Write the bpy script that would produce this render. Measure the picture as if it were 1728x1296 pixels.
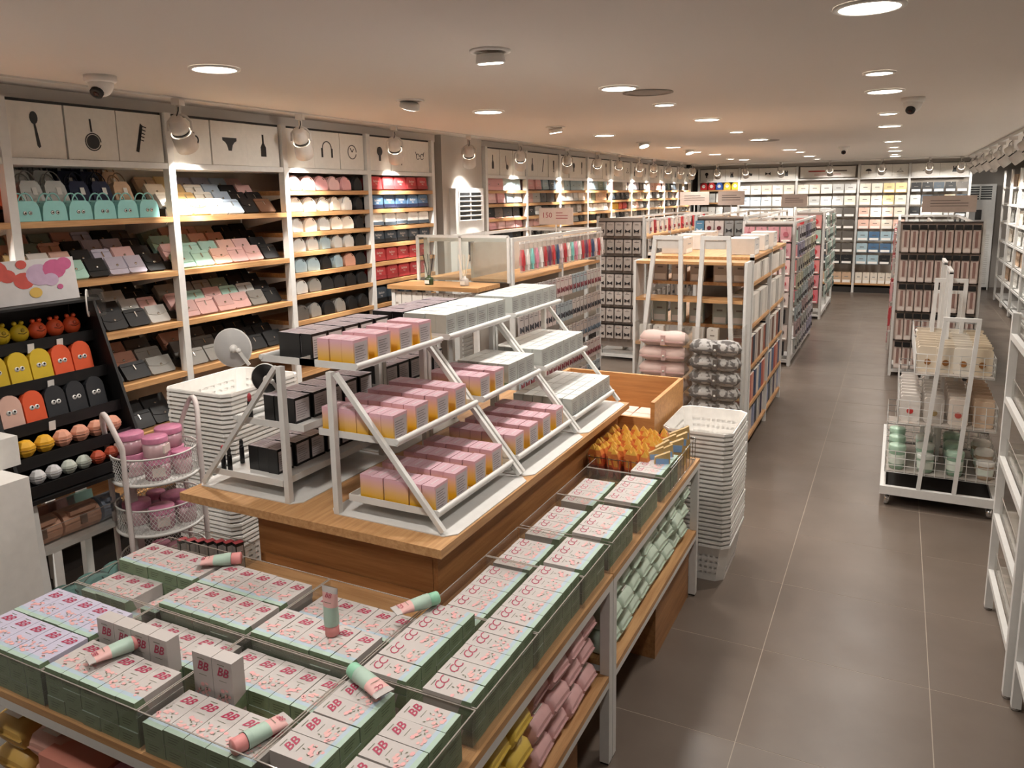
import bpy, math, random
from mathutils import Matrix, Vector
R=random.Random(7)
for o in list(bpy.data.objects): bpy.data.objects.remove(o)
SC=bpy.context.scene; COL=SC.collection
PI=math.pi
# ---------------------------------------------------------------- camera
PITCH,ROLL,YAW=.1739,-.0169,.4658
CAMZ=1.84; CEIL=2.36
def make_camera():
    cd=bpy.data.cameras.new('camera'); c=bpy.data.objects.new('camera',cd); COL.objects.link(c)
    fwd=Vector((-math.sin(YAW)*math.cos(PITCH),math.cos(YAW)*math.cos(PITCH),-math.sin(PITCH)))
    rt=Vector((math.cos(YAW),math.sin(YAW),0)); up=rt.cross(fwd)
    r1=math.cos(ROLL)*rt+math.sin(ROLL)*up; u1=-math.sin(ROLL)*rt+math.cos(ROLL)*up
    m=Matrix((( r1.x,u1.x,-fwd.x,0),(r1.y,u1.y,-fwd.y,0),(r1.z,u1.z,-fwd.z,CAMZ),(0,0,0,1)))
    c.matrix_world=m
    cd.sensor_width=36; cd.lens=1291.82/1728*36; cd.shift_y=-89.25/1728; cd.clip_start=.05; cd.clip_end=60
    SC.camera=c
make_camera()
# ---------------------------------------------------------------- world, exposure
w=bpy.data.worlds.new('world'); SC.world=w; w.use_nodes=True
w.node_tree.nodes['Background'].inputs[0].default_value=(.9,.85,.8,1); w.node_tree.nodes['Background'].inputs[1].default_value=.05
SC.view_settings.view_transform='Standard'; SC.view_settings.look='None'; SC.view_settings.gamma=1
SC.view_settings.use_curve_mapping=False; SC.view_settings.exposure=0.58
DOWN_W=6      # watts of one ceiling downlight
SPOT_W=40       # watts of one track spotlight
# ---------------------------------------------------------------- helpers
def lin(h):
    h=h.lstrip('#'); r=[int(h[i:i+2],16)/255 for i in (0,2,4)]
    return tuple((c/12.92 if c<=.04045 else ((c+.055)/1.055)**2.4) for c in r)+(1,)
MATS={}
def mat(h,rough=.55,metal=0,var=.08,scale=30,coat=0,emit=0,name=None):
    k=(h,rough,metal,var,scale,coat,emit)
    if k in MATS: return MATS[k]
    m=bpy.data.materials.new(name or 'surface_'+h.lstrip('#')); m.use_nodes=True; nt=m.node_tree; N=nt.nodes; L=nt.links
    b=N['Principled BSDF']; c=lin(h)
    b.inputs['Base Color'].default_value=c; b.inputs['Roughness'].default_value=rough; b.inputs['Metallic'].default_value=metal
    if coat: b.inputs['Coat Weight'].default_value=coat
    if emit: b.inputs['Emission Color'].default_value=c; b.inputs['Emission Strength'].default_value=emit
    if var:
        t=N.new('ShaderNodeTexCoord'); n=N.new('ShaderNodeTexNoise'); n.inputs['Scale'].default_value=scale; n.inputs['Detail'].default_value=2
        x=N.new('ShaderNodeMix'); x.data_type='RGBA'; x.inputs[6].default_value=tuple(v*(1-var) for v in c[:3])+(1,); x.inputs[7].default_value=tuple(min(1,v*(1+var)) for v in c[:3])+(1,)
        L.new(t.outputs['Object'],n.inputs['Vector']); L.new(n.outputs['Fac'],x.inputs[0]); L.new(x.outputs[2],b.inputs['Base Color'])
    MATS[k]=m; return m
def wood(h1,h2,axis=1,name='oak_wood',rough=.5):
    m=bpy.data.materials.new(name); m.use_nodes=True; nt=m.node_tree; N=nt.nodes; L=nt.links; b=N['Principled BSDF']
    t=N.new('ShaderNodeTexCoord'); mp=N.new('ShaderNodeMapping'); s=[38,38,38]; s[axis]=2.2; mp.inputs['Scale'].default_value=s
    n=N.new('ShaderNodeTexNoise'); n.inputs['Scale'].default_value=1.6; n.inputs['Detail'].default_value=6; n.inputs['Roughness'].default_value=.65
    cr=N.new('ShaderNodeValToRGB'); cr.color_ramp.elements[0].color=lin(h1); cr.color_ramp.elements[1].color=lin(h2)
    cr.color_ramp.elements[0].position=.36; cr.color_ramp.elements[1].position=.64
    bp=N.new('ShaderNodeBump'); bp.inputs['Strength'].default_value=.06
    L.new(t.outputs['Object'],mp.inputs[0]); L.new(mp.outputs[0],n.inputs['Vector']); L.new(n.outputs['Fac'],cr.inputs[0]); L.new(cr.outputs[0],b.inputs['Base Color'])
    L.new(n.outputs['Fac'],bp.inputs['Height']); L.new(bp.outputs[0],b.inputs['Normal']); b.inputs['Roughness'].default_value=rough
    return m
def acrylic(name,tint='#ffffff',alpha=.12):
    m=bpy.data.materials.new(name); m.use_nodes=True; nt=m.node_tree; N=nt.nodes; L=nt.links
    N.remove(N['Principled BSDF']); o=N['Material Output']
    tr=N.new('ShaderNodeBsdfTransparent'); tr.inputs[0].default_value=lin(tint)
    gl=N.new('ShaderNodeBsdfGlossy'); gl.inputs['Roughness'].default_value=.04
    df=N.new('ShaderNodeBsdfDiffuse'); df.inputs[0].default_value=lin('#cfc8c0')
    lw=N.new('ShaderNodeLayerWeight'); lw.inputs[0].default_value=.5; pw=N.new('ShaderNodeMath'); pw.operation='POWER'; pw.inputs[1].default_value=5; L.new(lw.outputs['Facing'],pw.inputs[0]); fr=N.new('ShaderNodeMath'); fr.operation='MULTIPLY_ADD'; fr.inputs[1].default_value=.3; fr.inputs[2].default_value=.03; L.new(pw.outputs[0],fr.inputs[0])
    a=N.new('ShaderNodeMixShader'); b=N.new('ShaderNodeMixShader'); a.inputs[0].default_value=alpha
    L.new(tr.outputs[0],a.inputs[1]); L.new(df.outputs[0],a.inputs[2]); L.new(fr.outputs[0],b.inputs[0]); L.new(a.outputs[0],b.inputs[1]); L.new(gl.outputs[0],b.inputs[2]); L.new(b.outputs[0],o.inputs[0])
    return m
WOODY=wood('#a87a4c','#c69a6a',1); WOODX=wood('#a87a4c','#c69a6a',0); PLY=wood('#8d5f38','#a8784a',0,'oak_panel'); PLYY=wood('#8d5f38','#a8784a',1,'oak_panel_side')
WHITE=mat('#d4d2ce',.4,name='white_powder_coat'); WHITE2=mat('#e4e1dc',.45,name='white_plastic'); BLACK=mat('#0d0c0c',.45,var=0,name='black'); CHROME=mat('#c8c8c8',.2,1,var=0,name='chrome')
ACR=acrylic('clear_acrylic','#fbfbfa',.03); ACRE=acrylic('acrylic_edge','#c8b8a8',.45); FILM=acrylic('clear_film','#ffffff',.28); FROST=acrylic('frosted_acrylic','#efe9e4',.5)
GLASS=acrylic('glass_pane','#f4f8f6',.08)
class MB:
    def __init__(s): s.v=[]; s.f=[]; s.m=[]; s.sm=[]
    def add(s,vs,fs,m=0,smooth=False,M=None):
        b=len(s.v); s.v+= [tuple(M@Vector(p)) for p in vs] if M is not None else [tuple(p) for p in vs]
        for f in fs: s.f.append([b+i for i in f]); s.m.append(m); s.sm.append(smooth)
        return s
    def box(s,x0,y0,z0,x1,y1,z1,m=0,M=None):
        vs=[(x0,y0,z0),(x1,y0,z0),(x1,y1,z0),(x0,y1,z0),(x0,y0,z1),(x1,y0,z1),(x1,y1,z1),(x0,y1,z1)]
        return s.add(vs,[(0,3,2,1),(4,5,6,7),(0,1,5,4),(1,2,6,5),(2,3,7,6),(3,0,4,7)],m,False,M)
    def prism(s,pts,axis,a,b,m=0,smooth=False,M=None):   # pts 2d outline extruded along axis
        def P(u,v,t): return (t,u,v) if axis==0 else (u,t,v) if axis==1 else (u,v,t)
        n=len(pts); vs=[P(u,v,a) for u,v in pts]+[P(u,v,b) for u,v in pts]
        fs=[(i,(i+1)%n,n+(i+1)%n,n+i) for i in range(n)]
        s.add(vs,fs,m,smooth,M); s.add(vs,[tuple(reversed(range(n))),tuple(range(n,2*n))],m,False,M); return s
    def bar(s,p,q,w=.02,d=None,m=0):                       # square bar p->q
        p=Vector(p); q=Vector(q); d=d or w; z=(q-p).normalized(); r=Vector((0,0,1)) if abs(z.z)<.9 else Vector((0,1,0))
        x=z.cross(r).normalized(); y=x.cross(z)
        vs=[c+x*a*w/2+y*b*d/2 for c in (p,q) for a,b in ((-1,-1),(1,-1),(1,1),(-1,1))]
        return s.add(vs,[(0,3,2,1),(4,5,6,7),(0,1,5,4),(1,2,6,5),(2,3,7,6),(3,0,4,7)],m)
    def tube(s,pts,r=.005,n=6,m=0,closed=False):
        pts=[Vector(p) for p in pts]; k=len(pts); rings=[]; px=None
        for i,p in enumerate(pts):
            if closed: t=pts[(i+1)%k]-pts[i-1]
            else: t=pts[min(i+1,k-1)]-pts[max(i-1,0)]
            t.normalize()
            if px is None: 
                rr=Vector((0,0,1)) if abs(t.z)<.9 else Vector((1,0,0)); px=t.cross(rr).normalized()
            else: px=(px-t*px.dot(t)).normalized()
            y=t.cross(px); rad=r[i] if isinstance(r,(list,tuple)) else r
            rings.append([p+(px*math.cos(2*PI*j/n)+y*math.sin(2*PI*j/n))*rad for j in range(n)])
        vs=[v for g in rings for v in g]; fs=[]
        for i in range(k if closed else k-1):
            a=i*n; b=((i+1)%k)*n
            for j in range(n): fs.append((a+j,a+(j+1)%n,b+(j+1)%n,b+j))
        s.add(vs,fs,m,True)
        if not closed: s.add(rings[0]+rings[-1],[tuple(reversed(range(n))),tuple(range(n,2*n))],m)
        return s
    def lathe(s,prof,n=16,m=0,c=(0,0,0),axis=2,M=None,smooth=True,cap=True):
        vs=[]
        for r,z in prof:
            for j in range(n):
                a=2*PI*j/n; x,y=r*math.cos(a),r*math.sin(a)
                vs.append((c[0]+x,c[1]+y,c[2]+z) if axis==2 else (c[0]+z,c[1]+x,c[2]+y) if axis==0 else (c[0]+y,c[1]+z,c[2]+x))
        fs=[(i*n+j,i*n+(j+1)%n,(i+1)*n+(j+1)%n,(i+1)*n+j) for i in range(len(prof)-1) for j in range(n)]
        if cap: fs+=[tuple(reversed(range(n))),tuple(range((len(prof)-1)*n,len(prof)*n))]
        return s.add(vs,fs,m,smooth,M)
    def ball(s,c,rx,ry=None,rz=None,n=10,k=6,m=0,M=None):
        ry=ry or rx; rz=rz or rx; vs=[(c[0],c[1],c[2]-rz)]
        for i in range(1,k):
            a=PI*i/k-PI/2
            for j in range(n): b=2*PI*j/n; vs.append((c[0]+rx*math.cos(a)*math.cos(b),c[1]+ry*math.cos(a)*math.sin(b),c[2]+rz*math.sin(a)))
        vs.append((c[0],c[1],c[2]+rz)); T=len(vs)-1
        fs=[(0,1+(j+1)%n,1+j) for j in range(n)]+[(1+i*n+j,1+i*n+(j+1)%n,1+(i+1)*n+(j+1)%n,1+(i+1)*n+j) for i in range(k-2) for j in range(n)]+[(1+(k-2)*n+j,1+(k-2)*n+(j+1)%n,T) for j in range(n)]
        return s.add(vs,fs,m,True,M)
    def poly(s,pts,m=0,M=None): return s.add(pts,[tuple(range(len(pts)))],m,False,M)
    def text(s,t,size,M,m=0,shear=0,off=0):
        v,f=textgeo(t,size,shear,off); return s.add(v,f,m,False,M)
    def mesh(s,mats,name='mesh'):
        me=bpy.data.meshes.new(name); me.from_pydata(s.v,[],s.f)
        mats=mats if isinstance(mats,(list,tuple)) else [mats]
        for x in mats: me.materials.append(x)
        me.polygons.foreach_set('material_index',[min(i,len(mats)-1) for i in s.m]); me.polygons.foreach_set('use_smooth',s.sm); me.update(); return me
_T={}
def textgeo(t,size,shear=0,off=0):
    k=(t,size,shear,off)
    if k not in _T:
        c=bpy.data.curves.new('lettering','FONT'); c.body=t; c.size=size; c.shear=shear; c.align_x='CENTER'; c.align_y='CENTER'; c.resolution_u=2; c.space_character=.72 if t=='CC' else 1; c.offset=off
        o=bpy.data.objects.new('lettering',c); me=bpy.data.meshes.new_from_object(o)
        _T[k]=([tuple(v.co) for v in me.vertices],[tuple(p.vertices) for p in me.polygons])
        bpy.data.objects.remove(o); bpy.data.curves.remove(c); bpy.data.meshes.remove(me)
    return _T[k]
def T(x=0,y=0,z=0,rx=0,ry=0,rz=0,s=1): return Matrix.Translation((x,y,z))@Matrix.Rotation(rz,4,'Z')@Matrix.Rotation(ry,4,'Y')@Matrix.Rotation(rx,4,'X')@Matrix.Scale(s,4)
FX=Matrix(((0,0,1,0),(1,0,0,0),(0,1,0,0),(0,0,0,1)))     # flat xy drawing -> faces +X, reads along +Y
def obj(name,mb,mats,parent=None,loc=(0,0,0),rot=(0,0,0),label=None,cat=None,group=None,kind=None):
    me=mb if isinstance(mb,bpy.types.Mesh) else (mb.mesh(mats,name) if mb else None)
    o=bpy.data.objects.new(name,me); COL.objects.link(o); o.location=loc; o.rotation_euler=rot
    if parent: o.parent=parent
    if label: o['label']=label
    if cat: o['category']=cat
    if group: o['group']=group
    if kind: o['kind']=kind
    return o
def empty(name,label,cat,loc=(0,0,0),rot=(0,0,0),group=None):
    return obj(name,None,None,None,loc,rot,label,cat,group)
def struct(name,mb,mats,parent=None): return obj(name,mb,mats,parent,kind=None if parent else 'structure')
# a kit is a thing described once: [(part name, mesh, index of parent part)], piece 0 is the thing itself
def spawn(kit,name,label,cat,group=None,loc=(0,0,0),rot=(0,0,0),scale=None):
    made=[]
    for pn,me,pi in kit:
        o=bpy.data.objects.new(name if pi is None else pn,me); COL.objects.link(o)
        if pi is None:
            o.location=loc; o.rotation_euler=rot; o['label']=label; o['category']=cat
            if scale: o.scale=scale
            if group: o['group']=group
        else: o.parent=made[pi]
        made.append(o)
    return made[0]
ORD='first second third fourth fifth sixth seventh eighth ninth tenth eleventh twelfth thirteenth fourteenth fifteenth sixteenth seventeenth eighteenth nineteenth twentieth'.split()
NUM='one two three four five six seven eight nine ten eleven twelve thirteen fourteen'.split()
def od(i): return ORD[i] if i<20 else '%dth'%(i+1) if (i+1)%10 not in (1,2,3) else '%d%s'%(i+1,{1:'st',2:'nd',3:'rd'}[(i+1)%10])
# ================================================================ SETTING
def floor():
    m=bpy.data.materials.new('floor_tile'); m.use_nodes=True; nt=m.node_tree; N=nt.nodes; L=nt.links; b=N['Principled BSDF']
    g=N.new('ShaderNodeNewGeometry'); n=N.new('ShaderNodeTexNoise'); n.inputs['Scale'].default_value=1.6; n.inputs['Detail'].default_value=8; n.inputs['Roughness'].default_value=.6
    cr=N.new('ShaderNodeValToRGB'); cr.color_ramp.elements[0].color=lin('#5f5349'); cr.color_ramp.elements[1].color=lin('#6e6258'); cr.color_ramp.elements[0].position=.3; cr.color_ramp.elements[1].position=.7
    L.new(g.outputs['Position'],n.inputs['Vector']); L.new(n.outputs['Fac'],cr.inputs[0]); L.new(cr.outputs[0],b.inputs['Base Color'])
    n2=N.new('ShaderNodeTexNoise'); n2.inputs['Scale'].default_value=5; n2.inputs['Detail'].default_value=5; mr=N.new('ShaderNodeMapRange'); mr.inputs[3].default_value=.26; mr.inputs[4].default_value=.42
    L.new(g.outputs['Position'],n2.inputs['Vector']); L.new(n2.outputs['Fac'],mr.inputs[0]); L.new(mr.outputs[0],b.inputs['Roughness'])
    fl=struct('floor',MB().box(-4.2,-3,-.12,2.4,17.2,-.0007),mat('#a39789',.8,name='pale_grout'))
    tm=MB().box(.0015,.0015,-.006,.5985,.5935,0).mesh(m,'tile')
    for i in range(-6,5):
        for j in range(0,29):
            x=-.386+.6*i; y=-.57+.595*j
            if y<8.4 and x>-1.6: o=obj('tile',tm,None,fl,(x,y,0))
    MB2=MB()
    for i in range(-6,5):
        for j in range(-4,30):
            x=-.386+.6*i; y=-.57+.595*j
            if (y<8.4 and x>-1.6 and j>=0): continue
            MB2.box(x+.0015,y+.0015,-.006,x+.5985,y+.5935,0)
    obj('tile_field',MB2,m,fl,kind='stuff')
floor()
CM=mat('#d9d2cb',.9,var=.03,scale=.7,name='ceiling_paint'); WM=mat('#b9b2aa',.85,var=.03,scale=2,name='wall_paint')
struct('ceiling',MB().box(-4.2,-3,CEIL,2.4,17.2,CEIL+.12),CM)
struct('wall_left',MB().box(-4.2,-3,0,-3.9,17.2,CEIL),WM)
struct('wall_far',MB().box(-4.2,16.95,0,2.4,17.2,CEIL),WM)
struct('wall_right',MB().box(2.05,-3,0,2.4,17.2,CEIL),WM)
struct('wall_back',MB().box(-4.2,-3.2,0,2.4,-3,CEIL),WM)
# recess and pillar around the floor standing air conditioner
struct('pillar',MB().box(-3.9,5.62,0,-3.46,6.32,CEIL),WM)
struct('column',MB().box(-3.9,14.2,0,-3.45,14.4,CEIL-.001),mat('#2a2420',.6))
# bulkhead over the wall units
struct('trim_1',MB().box(-3.9,-1,2.30,-3.52,14.2,CEIL),CM)
struct('trim_2',MB().box(-3.9,15.45,2.30,1.07,16.95,CEIL),CM)
struct('trim_3',MB().box(-3.30,-.9,CEIL-.008,-3.27,14.4,CEIL).box(-3.27,14.37,CEIL-.008,1.1,14.40,CEIL),WHITE)
# ================================================================ LIGHTS
def downlights():
    em=mat('#fff6e8',.5,var=0,emit=9,name='lamp_diffuser')
    ring=MB().lathe([(.098,0),(.098,-.006),(.083,-.008),(.083,0)],28,cap=False).mesh(WHITE2,'trim_ring'); disc=MB().lathe([(.083,-.001),(.083,-.0055),(.0,-.0055)],28,cap=False,smooth=False).mesh(em,'diffuser')
    sr=MB().lathe([(.07,0),(.07,-.006),(.055,-.008),(.055,0)],20,cap=False).mesh(WHITE2,'trim_ring'); sd=MB().lathe([(.055,-.001),(.055,-.0055),(.0,-.0055)],20,cap=False,smooth=False).mesh(em,'diffuser')
    ld=bpy.data.lights.new('downlight_lamp','AREA'); ld.shape='DISK'; ld.size=.15; ld.energy=DOWN_W; ld.spread=2.55; ld.color=(1,.945,.88); 
    big=[(-2.46,2.31),(-2.305,4.31),(-1.274,3.751),(-2.363,6.579),(-1.263,5.658),(-2.318,8.727),(-1.287,8.094),(-.107,4.658),(-.113,7.157),(-.112,2.534),(-2.27,10.71),(-1.257,10.26),(-1.234,12.34),(-2.25,12.78),(-.104,9.4),(-.099,11.65),(-.102,13.45),(-1.3,1.2),(-.1,.4),(-2.4,.2)]
    small=[(-1.274,4.58),(-1.295,6.95),(-.117,3.933),(-.107,6.009),(-2.331,9.925),(-1.216,10.964),(-1.236,13.556),(-.107,10.683),(-.106,12.786),(-2.38,12.377)]
    cols={-2:'handbag wall',-1:'island',0:'open aisle'}
    def row(x): return 'handbag wall side row' if x<-1.9 else 'middle row' if x<-.6 else 'row over the open aisle'
    for ks,L,r in (('wide',big,(ring,disc)),('small',small,(sr,sd))):
        L=sorted(L,key=lambda p:p[1]); cnt={}
        for x,y in L:
            k=row(x); cnt[k]=cnt.get(k,0)+1
            t=obj('ceiling_light',r[0],None,None,(x,y,CEIL-.0005),(0,0,0),'%s round ceiling downlight, %s along the %s'%(ks,od(cnt[k]-1),k),'ceiling light','recessed downlights')
            obj('diffuser',r[1],None,t)
            l=bpy.data.objects.new('lamp',ld); COL.objects.link(l); l.location=(0,0,-.012); l.parent=t
    # gimbal downlights hanging tilted out of their rings
    rg=MB().lathe([(.075,0),(.075,-.006),(.058,-.008),(.058,0)],20,cap=False).mesh(WHITE2,'trim_ring')
    cup=MB().lathe([(.05,.0),(.055,-.03),(.052,-.032)],20,m=0).mesh(WHITE2,'lamp_cup'); lens=MB().lathe([(.046,-.0325),(.046,-.034),(.0,-.034)],20,cap=False,smooth=False).mesh(em,'lens')
    for i,(x,y,a,b) in enumerate([(-1.354,2.555,.12,0),(-2.389,3.58,.15,.35),(-2.391,5.552,.1,-.1),(-2.356,7.724,-.2,-.3),(-2.3,9.4,-.15,-.3)]):
        t=obj('gimbal_light',rg,None,None,(x,y,CEIL-.0005),(0,0,0),'tilted round gimbal lamp dropping out of its ceiling ring, %s from the camera'%od(i),'ceiling light','gimbal lamps')
        c=obj('lamp_cup',cup,None,t,(0,0,-.012),(a,b,0)); obj('lens',lens,None,c)
        l=bpy.data.objects.new('lamp',ld); COL.objects.link(l); l.location=(0,0,-.04); l.parent=c
downlights()
def track_spots():
    wh=mat('#cfc9c3',.45,name='spot_housing')
    mount=MB().box(-.035,-.02,-.03,.035,.02,0).lathe([(.012,-.03),(.012,-.075)],10)
    arm=MB(); arm.tube([(0,.0,-.07),(0,.035,-.085),(0,.058,-.11),(0,.058,-.155)],.007,6); arm.tube([(0,0,-.07),(0,-.035,-.085),(0,-.058,-.11),(0,-.058,-.155)],.007,6)
    cab=MB().tube([(0,0,-.03),(.03,.01,-.06),(.035,0,-.09),(.01,-.01,-.12)],.003,5)
    head=MB().lathe([(.026,.075),(.036,.07),(.042,.03),(.043,.0)],18).lathe([(.052,-.012),(.055,-.015),(.055,-.11),(.050,-.112),(.048,-.08)],18,cap=False)
    gap=MB().lathe([(.044,.0),(.044,-.014)],18); ring=MB().lathe([(.0485,-.085),(.0,-.085)],18,cap=False)
    K=dict(m=mount.mesh(wh,'mount'),a=arm.mesh(wh,'arm'),c=cab.mesh(BLACK,'cable'),h=head.mesh(wh,'head'),g=gap.mesh(BLACK,'vent_ring'),l=ring.mesh(mat('#fff1dd',.4,var=0,emit=6,name='spot_lens'),'lens'))
    ld=bpy.data.lights.new('spot_lamp','SPOT'); ld.energy=SPOT_W; ld.spot_size=1.45; ld.spot_blend=.25; ld.color=(1,.95,.885); ld.shadow_soft_size=.04
    l2=bpy.data.lights.new('spot_core','SPOT'); l2.energy=SPOT_W*2.6; l2.spot_size=.46; l2.spot_blend=.9; l2.color=ld.color; l2.shadow_soft_size=.03
    ldd=ld.copy(); ldd.energy=SPOT_W*.45; l2d=l2.copy(); l2d.energy=SPOT_W*1.1
    def one(x,y,yawdir,tilt,label,grp,z=CEIL-.009,back=0,dim=False):
        t=obj('track_spotlight',K['m'],None,None,(x,y,z),(0,0,yawdir),label,'spotlight',grp)
        obj('arm',K['a'],None,t); obj('cable',K['c'],None,t)
        h=obj('head',K['h'],None,t,(0,0,-.155),(0,tilt,0)); obj('vent_ring',K['g'],None,h); obj('lens',K['l'],None,h)
        l=bpy.data.objects.new('lamp',ldd if dim else ld); COL.objects.link(l); l.parent=h; l.location=(0,0,-.118); l.rotation_euler=(0,-back,0)
        l=bpy.data.objects.new('lamp_core',l2d if dim else l2); COL.objects.link(l); l.parent=h; l.location=(0,0,-.119); l.rotation_euler=(0,-back,0)
    ys=[-.7,.3,1.3,2.83,3.72,4.70,5.78,6.78,7.95,8.9,9.7,10.6,11.3,12.1,12.9,13.7]
    for i,y in enumerate(ys):
        one(-3.285,y,-1.1,.74 if i%2 else .68,'white cylindrical track spotlight aimed at the wall shelves, %s from the near end'%od(i),'track spotlights along the long shelf wall',back=.36)
    for i,x in enumerate([-3.0,-2.5,-1.9,-1.1,-.3,.4,.85,1.3]):  # last one is an added lamp that brightens the far air conditioner
        one(x,14.385,-PI/2,.92,'white track spotlight facing the far wall, %s along from the corner column'%od(i),'track spotlights before the far wall',dim=True)
    rail=MB().box(.93,3,CEIL-.03,.96,14.3,CEIL)
    struct('trim_4',rail,WHITE)
    for i in range(11):
        one(.945,4.2+i*.95,PI,.72,'white track spotlight on the ceiling rail over the side racks, %s along'%od(i),'track spotlights over the side racks',CEIL-.031)
track_spots()
def dome_camera(x,y,label,rz):
    t=empty('dome_camera',label,'security camera',(x,y,CEIL),(0,0,rz),'dome cameras')
    obj('base',MB().lathe([(.062,0),(.062,-.022),(.055,-.028)],20),WHITE2,t); obj('dome',MB().ball((0,0,-.03),.05,.05,.055,16,10),WHITE2,t)
    e=obj('eye',MB().lathe([(.026,.0),(.026,.03),(.018,.033)],14,M=T(.015,0,-.055,0,2.3,0)),BLACK,t); obj('lens',MB().lathe([(.012,.033),(.010,.037)],12,M=T(.015,0,-.055,0,2.3,0)),mat('#3a1c18',.15,var=0),e)
dome_camera(-2.99,2.195,'white dome security camera on the ceiling above the handbag wall',-1.2)
dome_camera(.033,5.109,'white dome security camera on the ceiling beside the aisle lamps',-1.9)
dome_camera(-.631,10.08,'small grey dome security camera far down the shop',-1.5)
for i,(x,y) in enumerate([(-1.2,4.0),(-1.25,8.3)]):
    obj('ceiling_vent',MB().lathe([(.13,0),(.13,-.004),(.1,-.007),(.1,-.003),(.06,-.008),(.0,-.008)],24,cap=False),mat('#8f877f',.6),None,(x,y,CEIL-.0005),label='flat round grey air diffuser in the ceiling, %s one from the camera'%od(i),cat='air vent',group='round air diffusers')
# ================================================================ WALL UNITS
def circ(x,y,r,n=14,ry=None,a0=0,a1=2*PI):
    full=abs(a1-a0-2*PI)<1e-6; k=n if full else n+1
    return [(x+r*math.cos(a0+(a1-a0)*i/n),y+(ry or r)*math.sin(a0+(a1-a0)*i/n)) for i in range(k)]
def arc(x,y,r,w,a0,a1,n=10): return circ(x,y,r+w/2,n,None,a0,a1)+circ(x,y,r-w/2,n,None,a0,a1)[::-1]
def line(x0,y0,x1,y1,w):
    d=math.hypot(x1-x0,y1-y0); nx,ny=-(y1-y0)/d*w/2,(x1-x0)/d*w/2
    return [(x0+nx,y0+ny),(x0-nx,y0-ny),(x1-nx,y1-ny),(x1+nx,y1+ny)]
ICON={
'spoon':[circ(-.05,.33,.11,14,.17),[(-.07,.2),(-.02,.2),(.07,-.42),(.02,-.46),(-.03,-.4)]],
'pan':[arc(0,-.22,.24,.03,0,2*PI,20),circ(0,-.22,.2,18),[(-.05,.06),(.0,.06),(-.02,.42),(-.07,.42)]],
'comb':[[(-.2,-.42),(-.1,-.45),(.1,.35),(.02,.42)]]+[line(.0+i*.03-.07,-.05+i*.1,.16+i*.03-.06,-.1+i*.1,.03) for i in range(5)],
'cup':[[(-.2,.3),(.15,.3),(.1,-.32),(-.14,-.32)],arc(.17,.05,.13,.05,-1.4,1.4)],
'briefs':[[(-.32,.2),(.32,.2),(.31,.1),(.2,.04),(.12,-.06),(.07,-.24),(-.07,-.24),(-.12,-.06),(-.2,.04),(-.31,.1)]],
'bottle':[[(-.13,-.38),(.13,-.38),(.13,-.05),(.04,.1),(.04,.4),(-.04,.4),(-.04,.1),(-.13,-.05)]],
'knife':[[(-.12,-.42),(-.04,-.42),(.16,.3),(.12,.42),(.02,.2)]],
'headphones':[arc(0,.08,.27,.04,0,PI,14)]+[[(s*.3-.05,.08),(s*.3+.05,.08),(s*.3+.05,-.28),(s*.3-.05,-.28)] for s in (-1,1)],
'clock':[arc(0,0,.28,.035,0,2*PI,22),line(0,0,-.12,.16,.04),line(0,0,.1,.13,.04)],
'brush':[[(-.07,-.02),(.07,-.02),(.1,.3),(.05,.42),(-.05,.42),(-.1,.3)],line(0,-.02,0,-.45,.045)],
'glasses':[arc(-.18,0,.13,.03,0,2*PI,14),arc(.18,0,.13,.03,0,2*PI,14),line(-.06,.04,.06,.04,.03),line(-.3,.06,-.36,.22,.03),line(.3,.06,.36,.22,.03)],
'dress':[[(-.08,.4),(.08,.4),(.07,.1),(.22,-.38),(-.22,-.38),(-.07,.1)]],
'hanger':[line(-.3,-.15,0,.08,.03),line(.3,-.15,0,.08,.03),line(-.3,-.15,.3,-.15,.03),arc(0,.17,.07,.03,-1.2,2.8,8)],
'umbrella':[circ(0,0,.3,14,.24,0,PI),line(0,0,0,-.28,.03)],
'top':[[(-.16,.3),(-.08,.3),(-.05,.12),(.05,.12),(.08,.3),(.16,.3),(.14,.08),(.2,-.3),(-.2,-.3),(-.14,.08)]],
'soap':[[(-.28,-.12),(.22,-.2),(.3,.06),(-.2,.16)]],
'tube':[[(-.1,.35),(.1,.35),(.06,-.25),(-.06,-.25)],[(-.05,-.28),(.05,-.28),(.05,-.4),(-.05,-.4)]],
'bow':[[(-.3,.18),(0,.02),(-.3,-.18)],[(.3,.18),(0,.02),(.3,-.18)],circ(0,.01,.06,8)],
'bulb':[circ(0,.12,.2,14),[(-.08,-.06),(.08,-.06),(.07,-.3),(-.07,-.3)]],
'ladle':[circ(.1,-.25,.15,12),line(.0,-.2,-.12,.4,.05)],
}
_IC={}
def icon_mesh(k,s=.165):
    if k not in _IC:
        m=MB()
        for p in ICON[k]: m.prism([(u*s,v*s) for u,v in p],2,0,.0015,0,False,FX)
        _IC[k]=m.mesh(BLACK,'icon')
    return _IC[k]
SIGNW=mat('#dcd8d0',.6,name='sign_board')
_SG={}; _BR={}
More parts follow.
